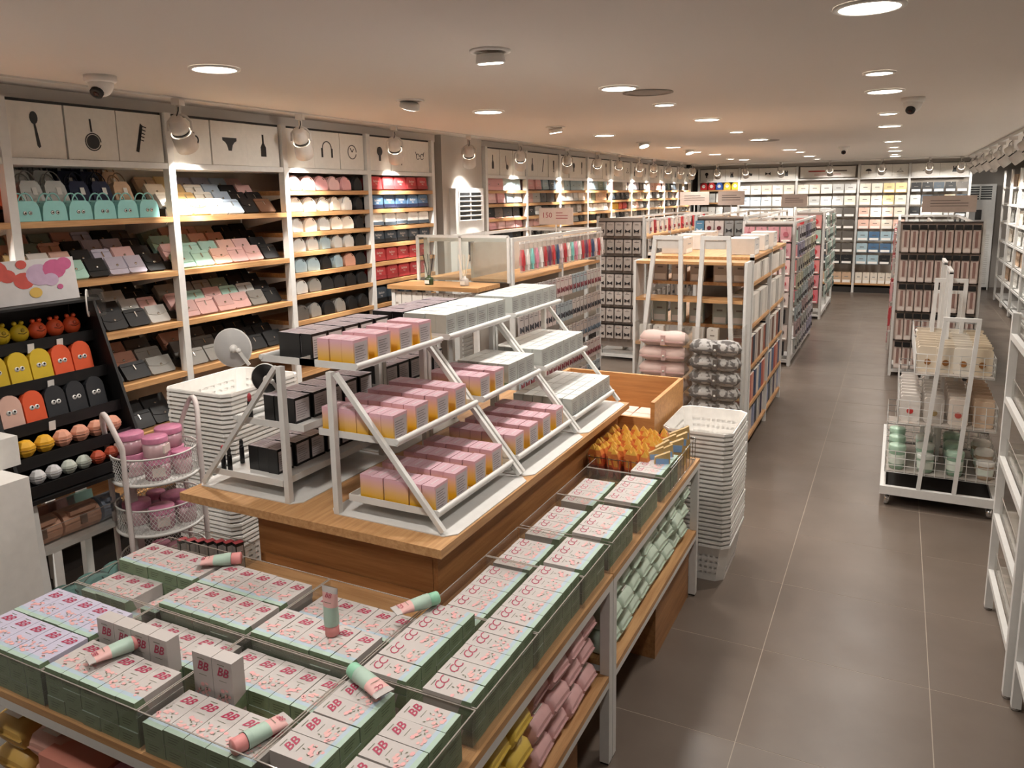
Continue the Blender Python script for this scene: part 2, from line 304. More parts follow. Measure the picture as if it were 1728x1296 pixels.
def wall_bay(y0,y1,shelves,icons,label,P=None,depth=.40,thick=.028,back='#b8ab9b',hz=(2.045,2.285),first_post=True,post_both=False,base=True,label_strip=True):
    """shelving bay; local frame: width along +Y from 0, front plane at x=0, wall behind at -x. P=(loc,rotz)"""
    loc,rz=P; W=y1-y0
    t=empty('shelving_bay',label,'shelf unit',loc,(0,0,rz),'shelving bays')
    pm=MB().box(-.045,-.02,0,.0,.02,2.30); obj('post',pm,WHITE,t)
    if post_both: obj('post',pm.mesh([WHITE],'post'),None,t,(0,W,0))
    obj('back_panel',MB().box(-depth-.015,.0,.0,-depth,W,2.30),mat(back,.8,name='bay_back'),t)
    for z in shelves:
        b=MB().box(-depth,.021,z-thick,-.001,W-.021,z); obj('shelf',b,WOODY,t)
        if 'brk' not in _BR: _BR['brk']=MB().prism([(-.045,0),(-.38,0),(-.38,-.07),(-.05,-.012)],1,0,.003).mesh([WHITE],'shelf_bracket')
        for yy in (.0215,W-.0245): obj('shelf_bracket',_BR['brk'],None,t,(0,yy,z-thick))
    obj('header_rail',MB().box(-.30,.021,hz[0]-.032,-.003,W-.021,hz[0]-.003),WHITE,t)
    if base: obj('plinth',MB().box(-depth,.021,0,-.03,W-.021,.10),mat('#2a2522',.6),t)
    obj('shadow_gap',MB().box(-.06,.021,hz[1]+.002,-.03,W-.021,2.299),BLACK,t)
    n=len(icons); w=(W-.05)/n if n else 1
    for i,ic in enumerate(icons):
        k=(round(w,3),ic is None)
        if k not in _SG: _SG[k]=MB().box(-.018,-w/2+.003,0,0,w/2-.003,hz[1]-hz[0]).mesh(SIGNW,'sign_panel')
        off=R.uniform(-.012,0)
        p=obj('sign_panel',_SG[k],None,t,(-.012+off,.025+w*(i+.5),hz[0]))
        if ic: obj('icon',icon_mesh(ic),None,p,(.0002,0,(hz[1]-hz[0])*.5))
    return t
XL=-3.43
BAY={}
S1=[1.765,1.48,1.205,.93,.66,.36]; S3=[1.90,1.765,1.635,1.51,1.375,1.235,1.065,.9,.72,.5]
LB=[(1.20,2.04),(2.04,2.88),(2.88,3.73),(3.73,4.58),(4.58,5.44)]
BAY[1.20]=wall_bay(1.20,2.04,S1,['dress','hanger','tube'],'wall shelf bay at the near end holding red bags',((XL,1.20,0),0))
BAY[2.04]=wall_bay(2.04,2.88,S1,['spoon','pan','comb'],'wall shelf bay with spoon, pan and comb signs above bags',((XL,2.04,0),0))
BAY[2.88]=wall_bay(2.88,3.73,S1,['cup','briefs','bottle'],'wall shelf bay with cup, briefs and bottle signs above wallets',((XL,2.88,0),0))
wall_bay(3.73,4.58,S3,['knife','headphones','clock'],'wall shelf bay with headphone and clock signs above domed pouches',((XL,3.73,0),0))
wall_bay(4.58,5.44,S3,['bulb','brush','glasses'],'wall shelf bay with hairbrush and glasses signs above red pouches',((XL,4.58,0),0),post_both=True)
S2=[1.90,1.772,1.636,1.525,1.39,1.25,1.05,.85,.6,.3]
ics=[['bottle','ladle','cup'],['bottle','knife','tube'],['tube','bulb','brush'],['knife','ladle','spoon'],['comb','brush','hanger'],['bottle','cup','comb'],['knife','dress','brush'],['glasses','tube','top'],['hanger','spoon','bow']]
B2=[6.36+.87*i for i in range(10)]
for i in range(9):
    wall_bay(B2[i],B2[i+1],S2[:6] if i else S2,ics[i],'wall shelf bay of small bags beyond the air conditioner pillar, %s bay past it'%od(i),((XL,B2[i],0),0),post_both=(i==8))
# ---- goods
CLASP=mat('#d8d4cc',.25,.9,var=0)
_K={}
def rslab(m,w,h,d,c,mi=0,M=None,z0=0):          # slab with cut corners, width Y, height Z, depth X
    pts=[(-w/2+c,z0),(w/2-c,z0),(w/2,z0+c),(w/2,z0+h-c),(w/2-c,z0+h),(-w/2+c,z0+h),(-w/2,z0+h-c),(-w/2,z0+c)]
    return m.prism(pts,0,-d/2,d/2,mi,False,M)
def darker(h,k=.8):
    return '#'+''.join('%02x'%int(int(h[i:i+2],16)*k) for i in (1,3,5))
def wallet(col,w,h,style=0):
    k=('w',col,w,h,style)
    if k not in _K:
        b=MB(); rslab(b,w,h,.026,.008)
        if style==0: fl=MB().prism([(-w/2+.002,h+.001),(w/2-.002,h+.001),(w/2-.002,h*.55),(w*.12,h*.42),(-w*.12,h*.42),(-w/2+.002,h*.55)],0,.013,.017)
        elif style==1: fl=MB().prism([(-w/2+.002,h+.001),(w/2-.002,h+.001),(w/2-.002,h*.3),(-w/2+.002,h*.3)],0,.013,.017)
        else: fl=MB().tube([(.0145,-w/2+.004,h*.8),(.0145,w/2-.004,h*.8)],.002,5)
        cl=MB().lathe([(.007,0),(.006,.004)],8,axis=0,c=(.017,0,h*.5)) if style!=2 else MB().box(.013,-.003,h*.5,.018,.003,h*.8)
        _K[k]=[('body',b.mesh(mat(col,.5),'body'),None),('flap',fl.mesh(mat(darker(col,.93),.5),'flap'),0),('clasp',cl.mesh(CLASP,'clasp'),0)]
    return _K[k]
def striped(col):
    k=('st',col)
    if k not in _K:
        b=MB(); rslab(b,.13,.20,.03,.01); s=MB()
        for y in (-.012,.0,.012): s.box(.015,y-.0015,.01,.0162,y+.0015,.19)
        _K[k]=[('body',b.mesh(mat(col,.5),'body'),None),('stripe',s.mesh(mat('#b8b2a8',.4),'stripe'),0)]
    return _K[k]
def handbag(col,eyes=True,w=.135,h=.09):
    k=('h',col,w)
    if k not in _K:
        b=MB().prism([(-w/2,0),(w/2,0),(w*.485,h*.35),(w*.45,h*.7),(w*.38,h*.9),(w*.26,h),(-w*.26,h),(-w*.38,h*.9),(-w*.45,h*.7),(-w*.485,h*.35)],0,-.035,.035)
        z=MB().tube([(0,-w*.4,h*.87),(0,0,h+.003),(0,w*.4,h*.87)],.003,5)
        ha=MB()
        for x in (.028,-.028): ha.tube([(x,.035*math.cos(a)*1.0,h*.8+.052*math.sin(a)) for a in [PI*i/10 for i in range(11)]],.0035,6)
        e=MB()
        for y in (-.012,.012): e.lathe([(.009,0),(.009,.0006)],10,m=1,axis=0,c=(.0352,y,h*.42)); e.lathe([(.0075,0),(.0075,.0006)],10,axis=0,c=(.0355,y,h*.42)); e.lathe([(.004,0),(.004,.001)],8,m=1,axis=0,c=(.0357,y+.002,h*.42))
        _K[k]=[('body',b.mesh(mat(col,.5),'body'),None),('handle',ha.mesh(mat(col,.5),'handle'),0),('zipper',z.mesh(mat(darker(col,.7),.4),'zipper'),0),('printed_eyes',e.mesh([mat('#e8e6e0',.5,var=0),BLACK],'printed_eyes'),0)]
    return _K[k]
def dome(col,w=.125,h=.1,d=.07):
    k=('d',col,w,h)
    if k not in _K:
        o=[(-w/2+.004,0),(w/2-.004,0)]+[(w/2*math.cos(a),h*.35+h*.65*math.sin(a)) for a in [PI*i/10 for i in range(11)]]
        b=MB(); n=len(o)
        lay=[(-d/2,.93),(-d/2+.01,1),(d/2-.012,1),(d/2,.90)]
        vs=[(x,u*s,v*s+(1-s)*h*.1) for x,s in lay for u,v in o]
        fs=[(l*n+i,l*n+(i+1)%n,(l+1)*n+(i+1)%n,(l+1)*n+i) for l in range(3) for i in range(n)]
        b.add(vs,fs,0,True); b.add([v for v in vs[:n]],[tuple(reversed(range(n)))]); b.add(vs[-n:],[tuple(range(n))])
        z=MB().tube([(d*.28,(w/2+.001)*math.cos(a),h*.35+(h*.65+.001)*math.sin(a)) for a in [PI*(i+1)/12 for i in range(11)]],.0025,5)
        p=MB().bar((d*.3,.012,h),(d*.62,.02,h*.72),.004)
        _K[k]=[('body',b.mesh(mat(col,.6),'body'),None),('zipper',z.mesh(mat(darker(col,.55),.5),'zipper'),0),('zip_pull',p.mesh(mat(darker(col,.5),.5),'zip_pull'),0)]
    return _K[k]
def roundpouch(col,low,w=.145,h=.1,d=.08):
    k=('r',col,low,w,h)
    if k not in _K:
        b=MB(); c=.022
        o=[]
        for cx,cy,a0 in ((w/2-c,c,-PI/2),(w/2-c,h-c,0),(-w/2+c,h-c,PI/2),(-w/2+c,c,PI)): o+=[(cx+c*math.cos(a0+PI/2*i/3),cy+c*math.sin(a0+PI/2*i/3)) for i in range(4)]
        n=len(o); lay=[(-d/2,.95),(-d/4,1),(d/4,1),(d/2,.92)]
        vs=[(x,u*s,(v-h/2)*s+h/2) for x,s in lay for u,v in o]
        b.add(vs,[(l*n+i,l*n+(i+1)%n,(l+1)*n+(i+1)%n,(l+1)*n+i) for l in range(3) for i in range(n)],0,True); b.add(vs[:n],[tuple(reversed(range(n)))]); b.add(vs[-n:],[tuple(range(n))])
        lo=MB().box(-d/2+.004,-w/2-.0006,.004,d/2+.0006,w/2+.0006,h*.3)
        pr=MB(); pr.text('fashion',.026,T(d/2+.0012,0,h*.62)@FX,0,.2); pr.text('bag',.018,T(d/2+.0012,0,h*.44)@FX,0,.2)
        _K[k]=[('body',b.mesh(mat(col,.55),'body'),None),('lower_panel',lo.mesh(mat(low,.55),'lower_panel'),0),('printed_words',pr.mesh(mat('#d8d0c8',.5,var=0),'printed_words'),0)]
    return _K[k]
CN={'#e8dccb':'cream','#f0ede6':'white','#0f0f10':'black','#b9b4c2':'lilac grey','#e9bfae':'peach','#c99680':'salmon','#a9d2c4':'mint','#b7c9db':'pale blue','#e8c98f':'butter yellow','#5c5650':'charcoal','#8d8a84':'grey','#dcb3ae':'pink','#1d2440':'navy','#c9a98c':'tan','#6b4a35':'brown','#7d8a7a':'sage','#b73a3d':'red','#4a6a8a':'denim blue','#e2592a':'orange','#9db4bd':'dusty blue','#d8a0a0':'rose','#8fcac6':'turquoise','#c8c8c4':'light grey','#d8a82c':'mustard','#3b4650':'slate'}
C={v:k for k,v in CN.items()}
def step_goods(y0,z,rows,bay,shelf,grp,riser,h=.10,lean=.62,W=.84,x0=XL):
    """rows of leaning goods on stepped risers; rows: list (front to back) of lists of colours"""
    for r,cols in enumerate(rows):
        n=len(cols); tot=sum(c[1] if isinstance(c,tuple) else 1 for c in cols); wu=(W-.07)/tot; y=y0+.035
        for i,c in enumerate(cols):
            f=c[1] if isinstance(c,tuple) else 1; c=c[0] if isinstance(c,tuple) else c
            w=wu*f
            if c: 
                st=R.choice((0,1,2)); kit=striped(C[c[3:]]) if c.startswith('st ') else wallet(C[c],round(w-.008,3),h,st)
                nm=c[3:] if c.startswith('st ') else c
                spawn(kit,'wallet' if not c.startswith('st ') else 'striped_bag',('%s wallet, %s along %s row up, %s %s' if not c.startswith('st ') else 'striped %s bag, %s along %s row up, %s %s')%(nm,od(i),od(r),shelf,bay),'wallet' if not c.startswith('st ') else 'bag',grp,(x0-.075-.082*r+R.uniform(-.004,.004),y+w/2+R.uniform(-.003,.003),z+.001+.042*r),(0,-lean+R.uniform(-.04,.04),R.uniform(-.03,.03)))
            y+=w
def riser(P,W,z,n,label=None):
    t=obj('step_riser',None,None); bpy.data.objects.remove(t)
RIS=acrylic('riser_acrylic','#e8e0d8',.25)
def add_riser(x,y,z,n,W,lab):
    m=MB()
    for r in range(1,n-1): m.box(-.395,.03,.042*(r-1),-.035-.082*r,W-.03,.042*r-.001)
    obj('step_riser',m,mat('#3c342d',.6),BAY[y],(0,0,z))
top='on the top shelf of'; 
# bay A (y 2.04): handbags on top
A='bay under the comb sign'
z=S1[0]+.001
def bag(col,y,z,x,name,label,grp,rot=0,**k): spawn(handbag(C[col],**k),name,label,'handbag',grp,(XL+x,y,z),(0,0,rot))
for i in range(6): bag('turquoise',2.11+.125*i,z,-.055,'handbag','turquoise handbag with printed eyes, %s in the front row of the top shelf'%od(i),'turquoise handbags',w=.118)
def softbag(col):
    k=('sb',col)
    if k not in _K:
        w,h=.112,.12; b=MB().prism([(-w/2,.01),(-w/2+.02,0),(w/2-.02,0),(w/2,.01),(w/2-.008,h*.8),(w*.3,h),(-w*.3,h),(-w/2+.008,h*.8)],0,-.025,.025)
        ha=MB()
        for x in (.02,-.02): ha.tube([(x,.038*math.cos(a),h*.9+.06*math.sin(a)) for a in [PI*i/8 for i in range(9)]],.003,5)
        pk=MB().box(.025,-.035,.02,.029,.035,.065); tg=MB().box(.03,.0,.05,.0315,.022,.085)
        _K[k]=[('body',b.mesh(mat(col,.7),'body'),None),('handle',ha.mesh(mat(darker(col,.7),.6),'handle'),0),('pocket',pk.mesh(mat(darker(col,.9),.7),'pocket'),0),('price_tag',tg.mesh(mat('#e0ddd8',.6,var=0),'price_tag'),0)]
    return _K[k]
add_riser(XL,2.04,z-.0005,5,.84,'stepped riser under the turquoise and navy handbags')
for r in range(1,4):
    for i,c in enumerate(['orange','light grey','light grey','navy','navy','tan']):
        if r==1 and i==0: pass
        spawn(softbag(C[c]),'tote_bag','%s tote bag with handles, %s along row %s of the steps, top shelf'%(c,od(i),('two','three','four')[r-1]),'handbag','tote bags on the stepped top shelf',(XL-.07-.082*r,2.10+.118*i,z+.012+.05*r),(0,-.3,R.uniform(-.06,.06)))
g='wallets in stepped rows'
RB=lambda n,*c: [list(c)]*n
A2=[['cream','white','mint','black','lilac grey','lilac grey','black'],['butter yellow','white','peach','black','lilac grey',('pink',1.2),'black'],['salmon','sage','salmon','black','lilac grey',('lilac grey',1.1),'black'],['sage','salmon','sage','salmon','lilac grey','black','charcoal']]
A3=[['white','charcoal','black','black','black','light grey'],['white','pink','charcoal','pink','black','light grey','pink'],['rose','salmon','sage','black','light grey','black'],['black','charcoal','black','black','charcoal','black']]
A4=[['st black','st black','st black','black','grey'],['st black','st black','st black','salmon','grey'],['black','black','st black','salmon','charcoal'],['black','black','black','black','black']]
A5=[['black','black','charcoal','black','black'],['black','black','black','black','black']]
for z,rows,sh in ((S1[1],A2,'second shelf'),(S1[2],A3,'third shelf'),(S1[3],A4,'fourth shelf'),(S1[4],A5,'fifth shelf')):
    add_riser(XL,2.04,z,len(rows)+1,.84,'stepped riser on the %s under wallets, bay with spoon sign'%sh); step_goods(2.04,z,rows,'of spoon sign bay',sh,g,None)
Bt=[['white','butter yellow','white','pale blue',('black',.9),('brown',1.1)],['white','butter yellow','white','pale blue','black','black'],['cream','butter yellow','white','pale blue','black','pink'],['tan','butter yellow','lilac grey','lilac grey','pale blue','pink']]
Bb=[['mint','mint','peach','pink','pink','black'],['pink','mint','mint','peach','pink','black'],['mint','mint','peach','salmon','black','black'],['sage','salmon','salmon','tan','black','black']]
Bc=[['pink','pink','pink','pink','grey','black'],['pink','mint','pink','mint','light grey','black'],['grey','grey','grey','sage','black','black'],['black','charcoal','black','charcoal','black','black']]
Bd=[['grey','grey','charcoal','black','black'],['charcoal','charcoal','black','black','black'],['salmon','charcoal','black','black','black'],['charcoal','black','black','black','black']]
for z,rows,sh in ((S1[0],Bt,'top shelf'),(S1[1],Bb,'second shelf'),(S1[2],Bc,'third shelf'),(S1[3],Bd,'fourth shelf')):
    add_riser(XL,2.88,z,len(rows)+1,.85,'stepped riser on the %s under wallets, bay with cup sign'%sh); step_goods(2.88,z,rows,'of cup sign bay',sh,g,None,W=.85)
for z,rows,sh in ((S1[0],[[None,None,'red','red','orange'],[None,None,'red','orange','orange']],'top shelf'),(S1[1],[[None,None,'peach','peach','salmon'],[None,None,'salmon','salmon','salmon'],[None,None,'tan','salmon','salmon']],'second shelf'),(S1[2],[[None,None,'pink','white','cream'],[None,None,'pink','cream','cream']],'third shelf')):
    add_riser(XL,1.20,z,len(rows)+1,.84,'stepped riser on the %s of the near red bag bay'%sh); step_goods(1.20,z,rows,'of near red bag bay',sh,g,None)
# bay with domed pouches
dc=[['pink','pink','rose','pink','rose','black'],['cream','cream','cream','cream','white','black'],['light grey','cream','light grey','cream','cream','black'],['light grey','light grey','dusty blue','light grey','light grey','black'],['dusty blue','dusty blue','black','dusty blue','salmon','black'],['light grey','grey','black','black','black','black'],['charcoal','grey','black','grey','black','black']]
for s,cols in enumerate(dc):
    for i,c in enumerate(cols):
        w=.125; h=min(.1,[.1,.105,.1,.1,.105,.11,.13][s])
        spawn(dome(C[c],.118,h*.95),'domed_pouch','%s domed zip pouch, %s along the %s shelf below the clock sign'%(c,od(i),od(s)),'pouch','domed zip pouches',(XL-.06,3.73+.105+.128*i+R.uniform(-.006,.006),S3[s]+.0005),(0,R.uniform(-.1,0),R.uniform(-.2,.2)))
rc=[('red','red')]*1+[('denim blue','navy'),('white','slate'),('slate','black'),('red','red'),('red','red'),('slate','black'),('slate','black')]
for s,(c,l) in enumerate(rc):
    for i in range(5):
        spawn(roundpouch(C[c],C[l] if l!=c else darker(C[c],.85),.142,[.1,.1,.1,.095,.1,.11,.12,.1][s],.09),'printed_pouch','%s pouch with printed words, %s along the %s shelf below the glasses sign'%(c if c!='white' else 'white and slate',od(i),od(s)),'pouch','printed pouches on the glasses sign bay',(XL-.06,4.58+.10+.155*i,S3[s]+.0005+.002),(0,R.uniform(-.12,0),R.uniform(-.05,.05)))
# bays beyond the pillar
pal=[[['rose','rose','dusty blue','dusty blue'],['pink','rose','dusty blue','light grey'],['black','charcoal','slate','black'],['rose','pink','pink','rose'],['charcoal','black','slate','black'],['rose','pink','grey','grey']],
[['rose','rose','dusty blue','slate'],['pink','light grey','black','black'],['black','light grey','black','black'],['pink','pink','slate','slate'],['black','black','grey','grey'],['black','grey','grey','grey']],
[['light grey','dusty blue','dusty blue','dusty blue'],['cream','light grey','light grey','cream'],['grey','white','grey','light grey'],['black','slate','grey','black']],
[['dusty blue','dusty blue','sage','dusty blue'],['light grey','sage','tan','tan'],['cream','cream','cream','white'],['black','black','slate','black']],
[['rose','grey','grey','light grey'],['slate','black','black','black'],['mustard','mustard','orange','red'],['light grey','slate','black','grey']],
[['lilac grey','lilac grey','charcoal','charcoal'],['sage','grey','light grey','sage'],['cream','peach','grey','black'],['grey','grey','black','grey']],
[['salmon','peach','salmon','rose'],['light grey','charcoal','grey','black'],['grey','light grey','grey','grey'],['grey','grey','grey','grey']],
[['slate','sage','black','slate'],['light grey','white','slate','grey'],['black','grey','black','black'],['grey','grey','grey','grey']],
[['black','black','grey','black'],['pink','grey','black','black'],['grey','black','grey','black'],['grey','grey','grey','grey']]]
for b,shs in enumerate(pal):
    for s,cols in enumerate(shs):
        for i,c in enumerate(cols):
            h=[.112,.118,.095,.118,.12,.13][s]
            spawn(roundpouch(C[c],darker(C[c],.9),.17,h,.09) if (b+s)%2 else wallet(C[c],.18,h,1),'small_bag','%s small bag, %s along the %s shelf, %s bay beyond the pillar'%(c,od(i),od(s),od(b)),'bag','small bags beyond the pillar',(XL-.06,B2[b]+.13+.19*i,S2[s]+.0025),(0,-.1,R.uniform(-.12,.12)))
# standing air conditioner in the pillar recess
def air_con(loc,rz,label,lowgrille):
    t=empty('air_conditioner',label,'air conditioner',loc,(0,0,rz),'standing air conditioners')
    obj('body',MB().box(-.28,-.25,0,0,.25,1.92),mat('#dcdad6',.45),t)
    f=obj('upper_grille',MB().box(0,-.2,1.62,.006,.2,1.90),mat('#dcdad6',.45),t)
    dk=MB(); 
    for i in range(6): 
        for s in (-1,1): dk.box(.0055,min(s*.012,s*.185),1.645+i*.042,.0075,max(s*.012,s*.185),1.672+i*.042)
    obj('louver_gap',dk,mat('#101214',.5,var=0),f,kind='stuff')
    for i in range(6): obj('louver',MB().prism([(.006,.0),(.012,-.002),(.012,.001),(.006,.004)],1,-.19,.19),mat('#dcdad6',.45),f,(0,0,1.64+i*.042))
    obj('display',MB().box(0,-.05,1.28,.004,.05,1.46),mat('#15171c',.2,var=0),t); 
    if lowgrille:
        g=MB()
        for i in range(24): g.box(0,-.2,.12+i*.038,.008,.2,.12+i*.038+.02)
        obj('lower_grille',g,mat('#c9c7c2',.5),t,kind='stuff')
    obj('foot_rail',MB().box(-.26,-.23,0,.002,.23,.05),BLACK,t)
air_con((-3.40,5.98,0),0,'white standing air conditioner with black louvers in front of the pillar',True)
air_con((1.30,16.45,0),-PI/2,'white standing air conditioner at the far end of the side aisle',True)
# ================================================================ FAR WALL
YF=15.3
fb=[(-3.54,-2.77),(-2.77,-1.73),(-1.73,-.68),(-.68,.13),(.13,1.05)]
fi=[['bulb','spoon','top'],['soap','bow','top'],[],['umbrella','bulb','hanger'],['hanger','top']]
fn=['with red and blue plush pouches','with pale face cloth packs','under the long poster','with umbrella sign','nearest the air conditioner']
for k,((a,b),ic) in enumerate(zip(fb,fi)):
    wall_bay(a,b,[1.9,1.66,1.4,1.1] if k==0 else [.17],ic,'far wall bay '+fn[k],((a,YF,0),-PI/2),hz=(2.075,2.29),back='#b8afa4',post_both=(k==4))
def hangpack(col,w,h,kind=0,d=.02,art='#e06070'):
    k=('p',col,w,h,kind,art)
    if k not in _K:
        b=MB(); rslab(b,w,h,d,.004); parts=[]
        lab=MB()
        if kind==0:   # header card with clear window
            lab.box(d/2,-w*.42,h*.06,d/2+.0012,w*.42,h*.30); lab.box(d/2,-w*.2,h*.55,d/2+.0012,w*.2,h*.62,1)
        elif kind==1: # hair bow on a card
            for s in (-1,1): lab.prism([(0,h*.34),(s*w*.34,h*.48),(s*w*.34,h*.2)][::s],0,d/2,d/2+.008,1)
            lab.ball((d/2+.004,0,h*.34),.006,n=6,k=4,m=1); lab.box(d/2,-w*.3,h*.8,d/2+.001,w*.3,h*.83,1)
        elif kind==2: # pink bow pack
            lab.prism([(u,v+h*.5) for u,v in circ(0,0,w*.26,10)],0,d/2,d/2+.006,1); lab.box(d/2,-w*.4,h*.05,d/2+.001,w*.4,h*.14)
        elif kind==3: # black fastener with long sleeve
            lab.box(d/2,-w*.3,h*.08,d/2+.001,w*.3,h*.24)
        parts=[('card',b.mesh(mat(col,.55),'card'),None),('print',lab.mesh([mat('#f2eee8',.5,var=0),mat(art,.5,var=0)],'print'),0)]
        hk=MB().box(-.05,-.003,h-.014,d/2+.012,.003,h-.008); parts.append(('hook',hk.mesh(CHROME,'hook'),0))
        _K[k]=parts
    return _K[k]
far=[(-2.77,-1.73,5,[('cream','cream','peach','cream','cream'),('pale blue','pale blue','white','white','cream'),('light grey','light grey','white','cream','white'),('light grey','cream','cream','cream','cream')]),
(-1.73,-.68,5,[('cream','cream','white','light grey','light grey'),('cream','light grey','white','light grey','cream'),('cream','cream','light grey','charcoal','charcoal'),('cream','grey','light grey','charcoal','charcoal'),('slate','slate','slate','charcoal','charcoal'),('slate','slate','slate','charcoal','charcoal'),('slate','slate','slate','black','black')]),
(-.68,.13,4,[('cream','cream','butter yellow','butter yellow'),('cream','cream','butter yellow','cream'),('peach','cream','peach','cream'),('peach','peach','cream','peach'),('dusty blue','denim blue','dusty blue','dusty blue'),('dusty blue','denim blue','denim blue','dusty blue'),('dusty blue','dusty blue','black','charcoal')]),
(.13,1.05,5,[('black','black','slate','black','charcoal'),('light grey','slate','black','tan','slate'),('black','white','light grey','grey','black'),('light grey','grey','grey','grey','black')])]
for b,(a0,a1,n,rows) in enumerate(far):
    w=(a1-a0-.05)/n
    for r,cols in enumerate(rows):
        for i,c in enumerate(cols):
            x=a0+.025+w*(i+.5)
            spawn(hangpack(C[c],round(w-.014,3),.165,0,.03,C['charcoal']),'hanging_pack','%s hanging pack, %s in %s row, far wall %s'%(c,od(i),od(r),fn[b+1]),'package','hanging packs on the far wall',(x,YF-.04,1.80-.212*r),(0,-.04,-PI/2+R.uniform(-.05,.05)))
for b,(a0,a1) in enumerate([(-1.73,-.68),(-.68,.13)]):
    n=6; w=(a1-a0-.06)/n
    for i in range(n):
        if b==0 and i<3: continue
        spawn(hangpack(C['tan'] if b==0 else C['cream'],round(w-.012,3),.2,0,.05,C['grey']),'boxed_pack','%s boxed pack on the lowest shelf, %s along, far wall bay %s'%('tan' if b==0 else 'cream',od(i),fn[b+2]),'package','boxed packs at the foot of the far wall',(a0+.03+w*(i+.5),YF+.05,.171),(0,0,-PI/2))
for i,c in enumerate(['red','red','denim blue','mustard','mustard']):
    t=spawn(dome({'denim blue':'#2350a8','red':'#b81e22','mustard':'#e8c32a'}[c],.14,.15),'plush_pouch','%s round plush pouch with face, %s along far corner bay top shelf'%({'denim blue':'blue','mustard':'yellow'}.get(c,c),od(i)),'pouch','plush pouches in the far corner bay',(-3.54+.09+.15*i,YF+.06,1.901),(0,0,-PI/2))
    f=MB().prism([(u,v+.07) for u,v in circ(0,0,.032,12)],0,.035,.038); f.lathe([(.006,0),(.006,.002)],8,m=1,axis=0,c=(.038,-.012,.075)); f.lathe([(.006,0),(.006,.002)],8,m=1,axis=0,c=(.038,.012,.075))
    obj('face_patch',f,[mat('#e8e4dc',.6,var=0),BLACK],t)
for r,z in enumerate((1.661,1.401,1.101)):
    for i in range(5):
        spawn(wallet(C[['white','light grey','white','light grey','charcoal'][(i+r)%5]],.13,.17,1),'wall_pack','%s flat pack, %s along the %s shelf of the far corner bay'%(['white','light grey','white','light grey','charcoal'][(i+r)%5],od(i),od(r+1)),'package','flat packs in the far corner bay',(-3.54+.1+.148*i,YF+.06,z),(0,-.1,-PI/2))
pt=empty('poster','long pale wall poster with a red headline above the far wall packs','poster',(-1.73,YF-.015,2.09),(0,0,-PI/2))
obj('board',MB().box(0,.06,0,.012,.99,.19),mat('#d5cfc6',.5),pt); m=MB(); m.box(.012,.2,.1,.0128,.48,.125); m.box(.012,.55,.1,.0128,.85,.125,1)
for i in range(2): m.box(.012,.3,.04+.02*i,.0128,.75,.046+.02*i)
obj('printed_lines',m,[mat('#a8443c',.5,var=0),mat('#6a5f58',.5,var=0)],pt)
# ================================================================ ISLAND TABLE
TX,TY0,TY1=-.735,.955,3.335; TZ=.66
def table_module(name,label,x0,x1,y0,y1,legs,shelf=True):
    t=empty('display_table',label,'display table',(x0,y0,0),(0,0,0),'low tables of the island'); W=x1-x0; D=y1-y0
    ax=0 if W>D else 1; wd=WOODX if ax==0 else WOODY
    obj('tabletop',MB().box(0,0,TZ-.018,W,D,TZ),wd,t)
    fr=MB()
    for a,b in (((0,.0),(W,0)),((0,D-.03),(W,D-.03))): fr.box(0,a[1],TZ-.043,W,a[1]+.03,TZ-.0185)
    fr.box(0,.03,TZ-.043,.03,D-.03,TZ-.0185); fr.box(W-.03,.03,TZ-.043,W,D-.03,TZ-.0185)
    obj('top_frame',fr,WHITE,t)
    lm=MB().box(0,0,0.008,.032,.032,TZ-.0435).mesh([WHITE],'leg'); fm=MB().box(.002,.002,0,.03,.03,.008).mesh([BLACK],'foot')
    for (lx,ly) in legs: l=obj('leg',lm,None,t,(lx if lx>=0 else W+lx,ly if ly>=0 else D+ly,0)); obj('foot',fm,None,l)
    if shelf:
        obj('shelf',MB().box(.001,.033,.305,W-.001,D-.033,.325),wd,t)
        sf=MB()
        for a in (.033,D-.063): sf.box(.001,a,.283,W-.001,a+.03,.3045)
        sf.box(W-.0305,.063,.283,W-.001,D-.063,.3045); sf.box(.001,.063,.283,.0305,D-.063,.3045)
        obj('shelf_frame',sf,WHITE,t)
    return t
table_module('a','low wood-topped table with white metal legs at the aisle corner of the island',-1.13,TX,TY0,2.145,[(-.032,0),(-.032,-.032),(0,0),(0,-.032)])
table_module('b','low wood-topped table with white legs beside the white basket stack',-1.13,TX,2.15,TY1,[(-.032,0),(-.032,-.032),(0,0),(0,-.032)])
table_module('c','low wood-topped table across the front of the island',-2.09,-1.135,TY0,1.745,[(0,0),(0,-.032)])
# wooden base blocks under the low tables
for i,(x0,y0,x1,y1) in enumerate([(-1.05,1.55,-.80,2.0),(-1.05,2.2,-.93,2.74),(-1.05,2.75,-.765,3.29)]):
    obj('base_block',MB().box(x0,y0,0,x1,y1,.282),PLYY,None,label=['oak veneer base block under the corner table','recessed oak veneer base block near the floor of the second table','oak veneer base block flush with the end of the second table'][i],cat='base block',group='base blocks of the island')
# raised plinth with overhanging slab
pl=empty('raised_plinth','raised oak plinth with overhanging slab in the middle of the island','plinth',(0,0,0))
obj('front_panel',MB().box(-1.83,1.75,0,-1.152,1.77,.844),PLY,pl)
obj('side_panel',MB().box(-1.15,1.75,0,-1.134,3.36,.844),PLYY,pl)
obj('side_panel',MB().box(-1.83,1.775,0,-1.81,3.36,.844),PLYY,pl)
obj('skirting_strip',MB().box(-1.805,1.7455,TZ+.001,-1.155,1.7495,TZ+.035),PLY,pl)
obj('slab',MB().box(-2.12,1.69,.845,-1.083,3.375,.872),WOODY,pl)
obj('inner_support',MB().box(-2.0,2.0,0,-1.84,3.2,.8445),PLYY,pl)
PZ=.872
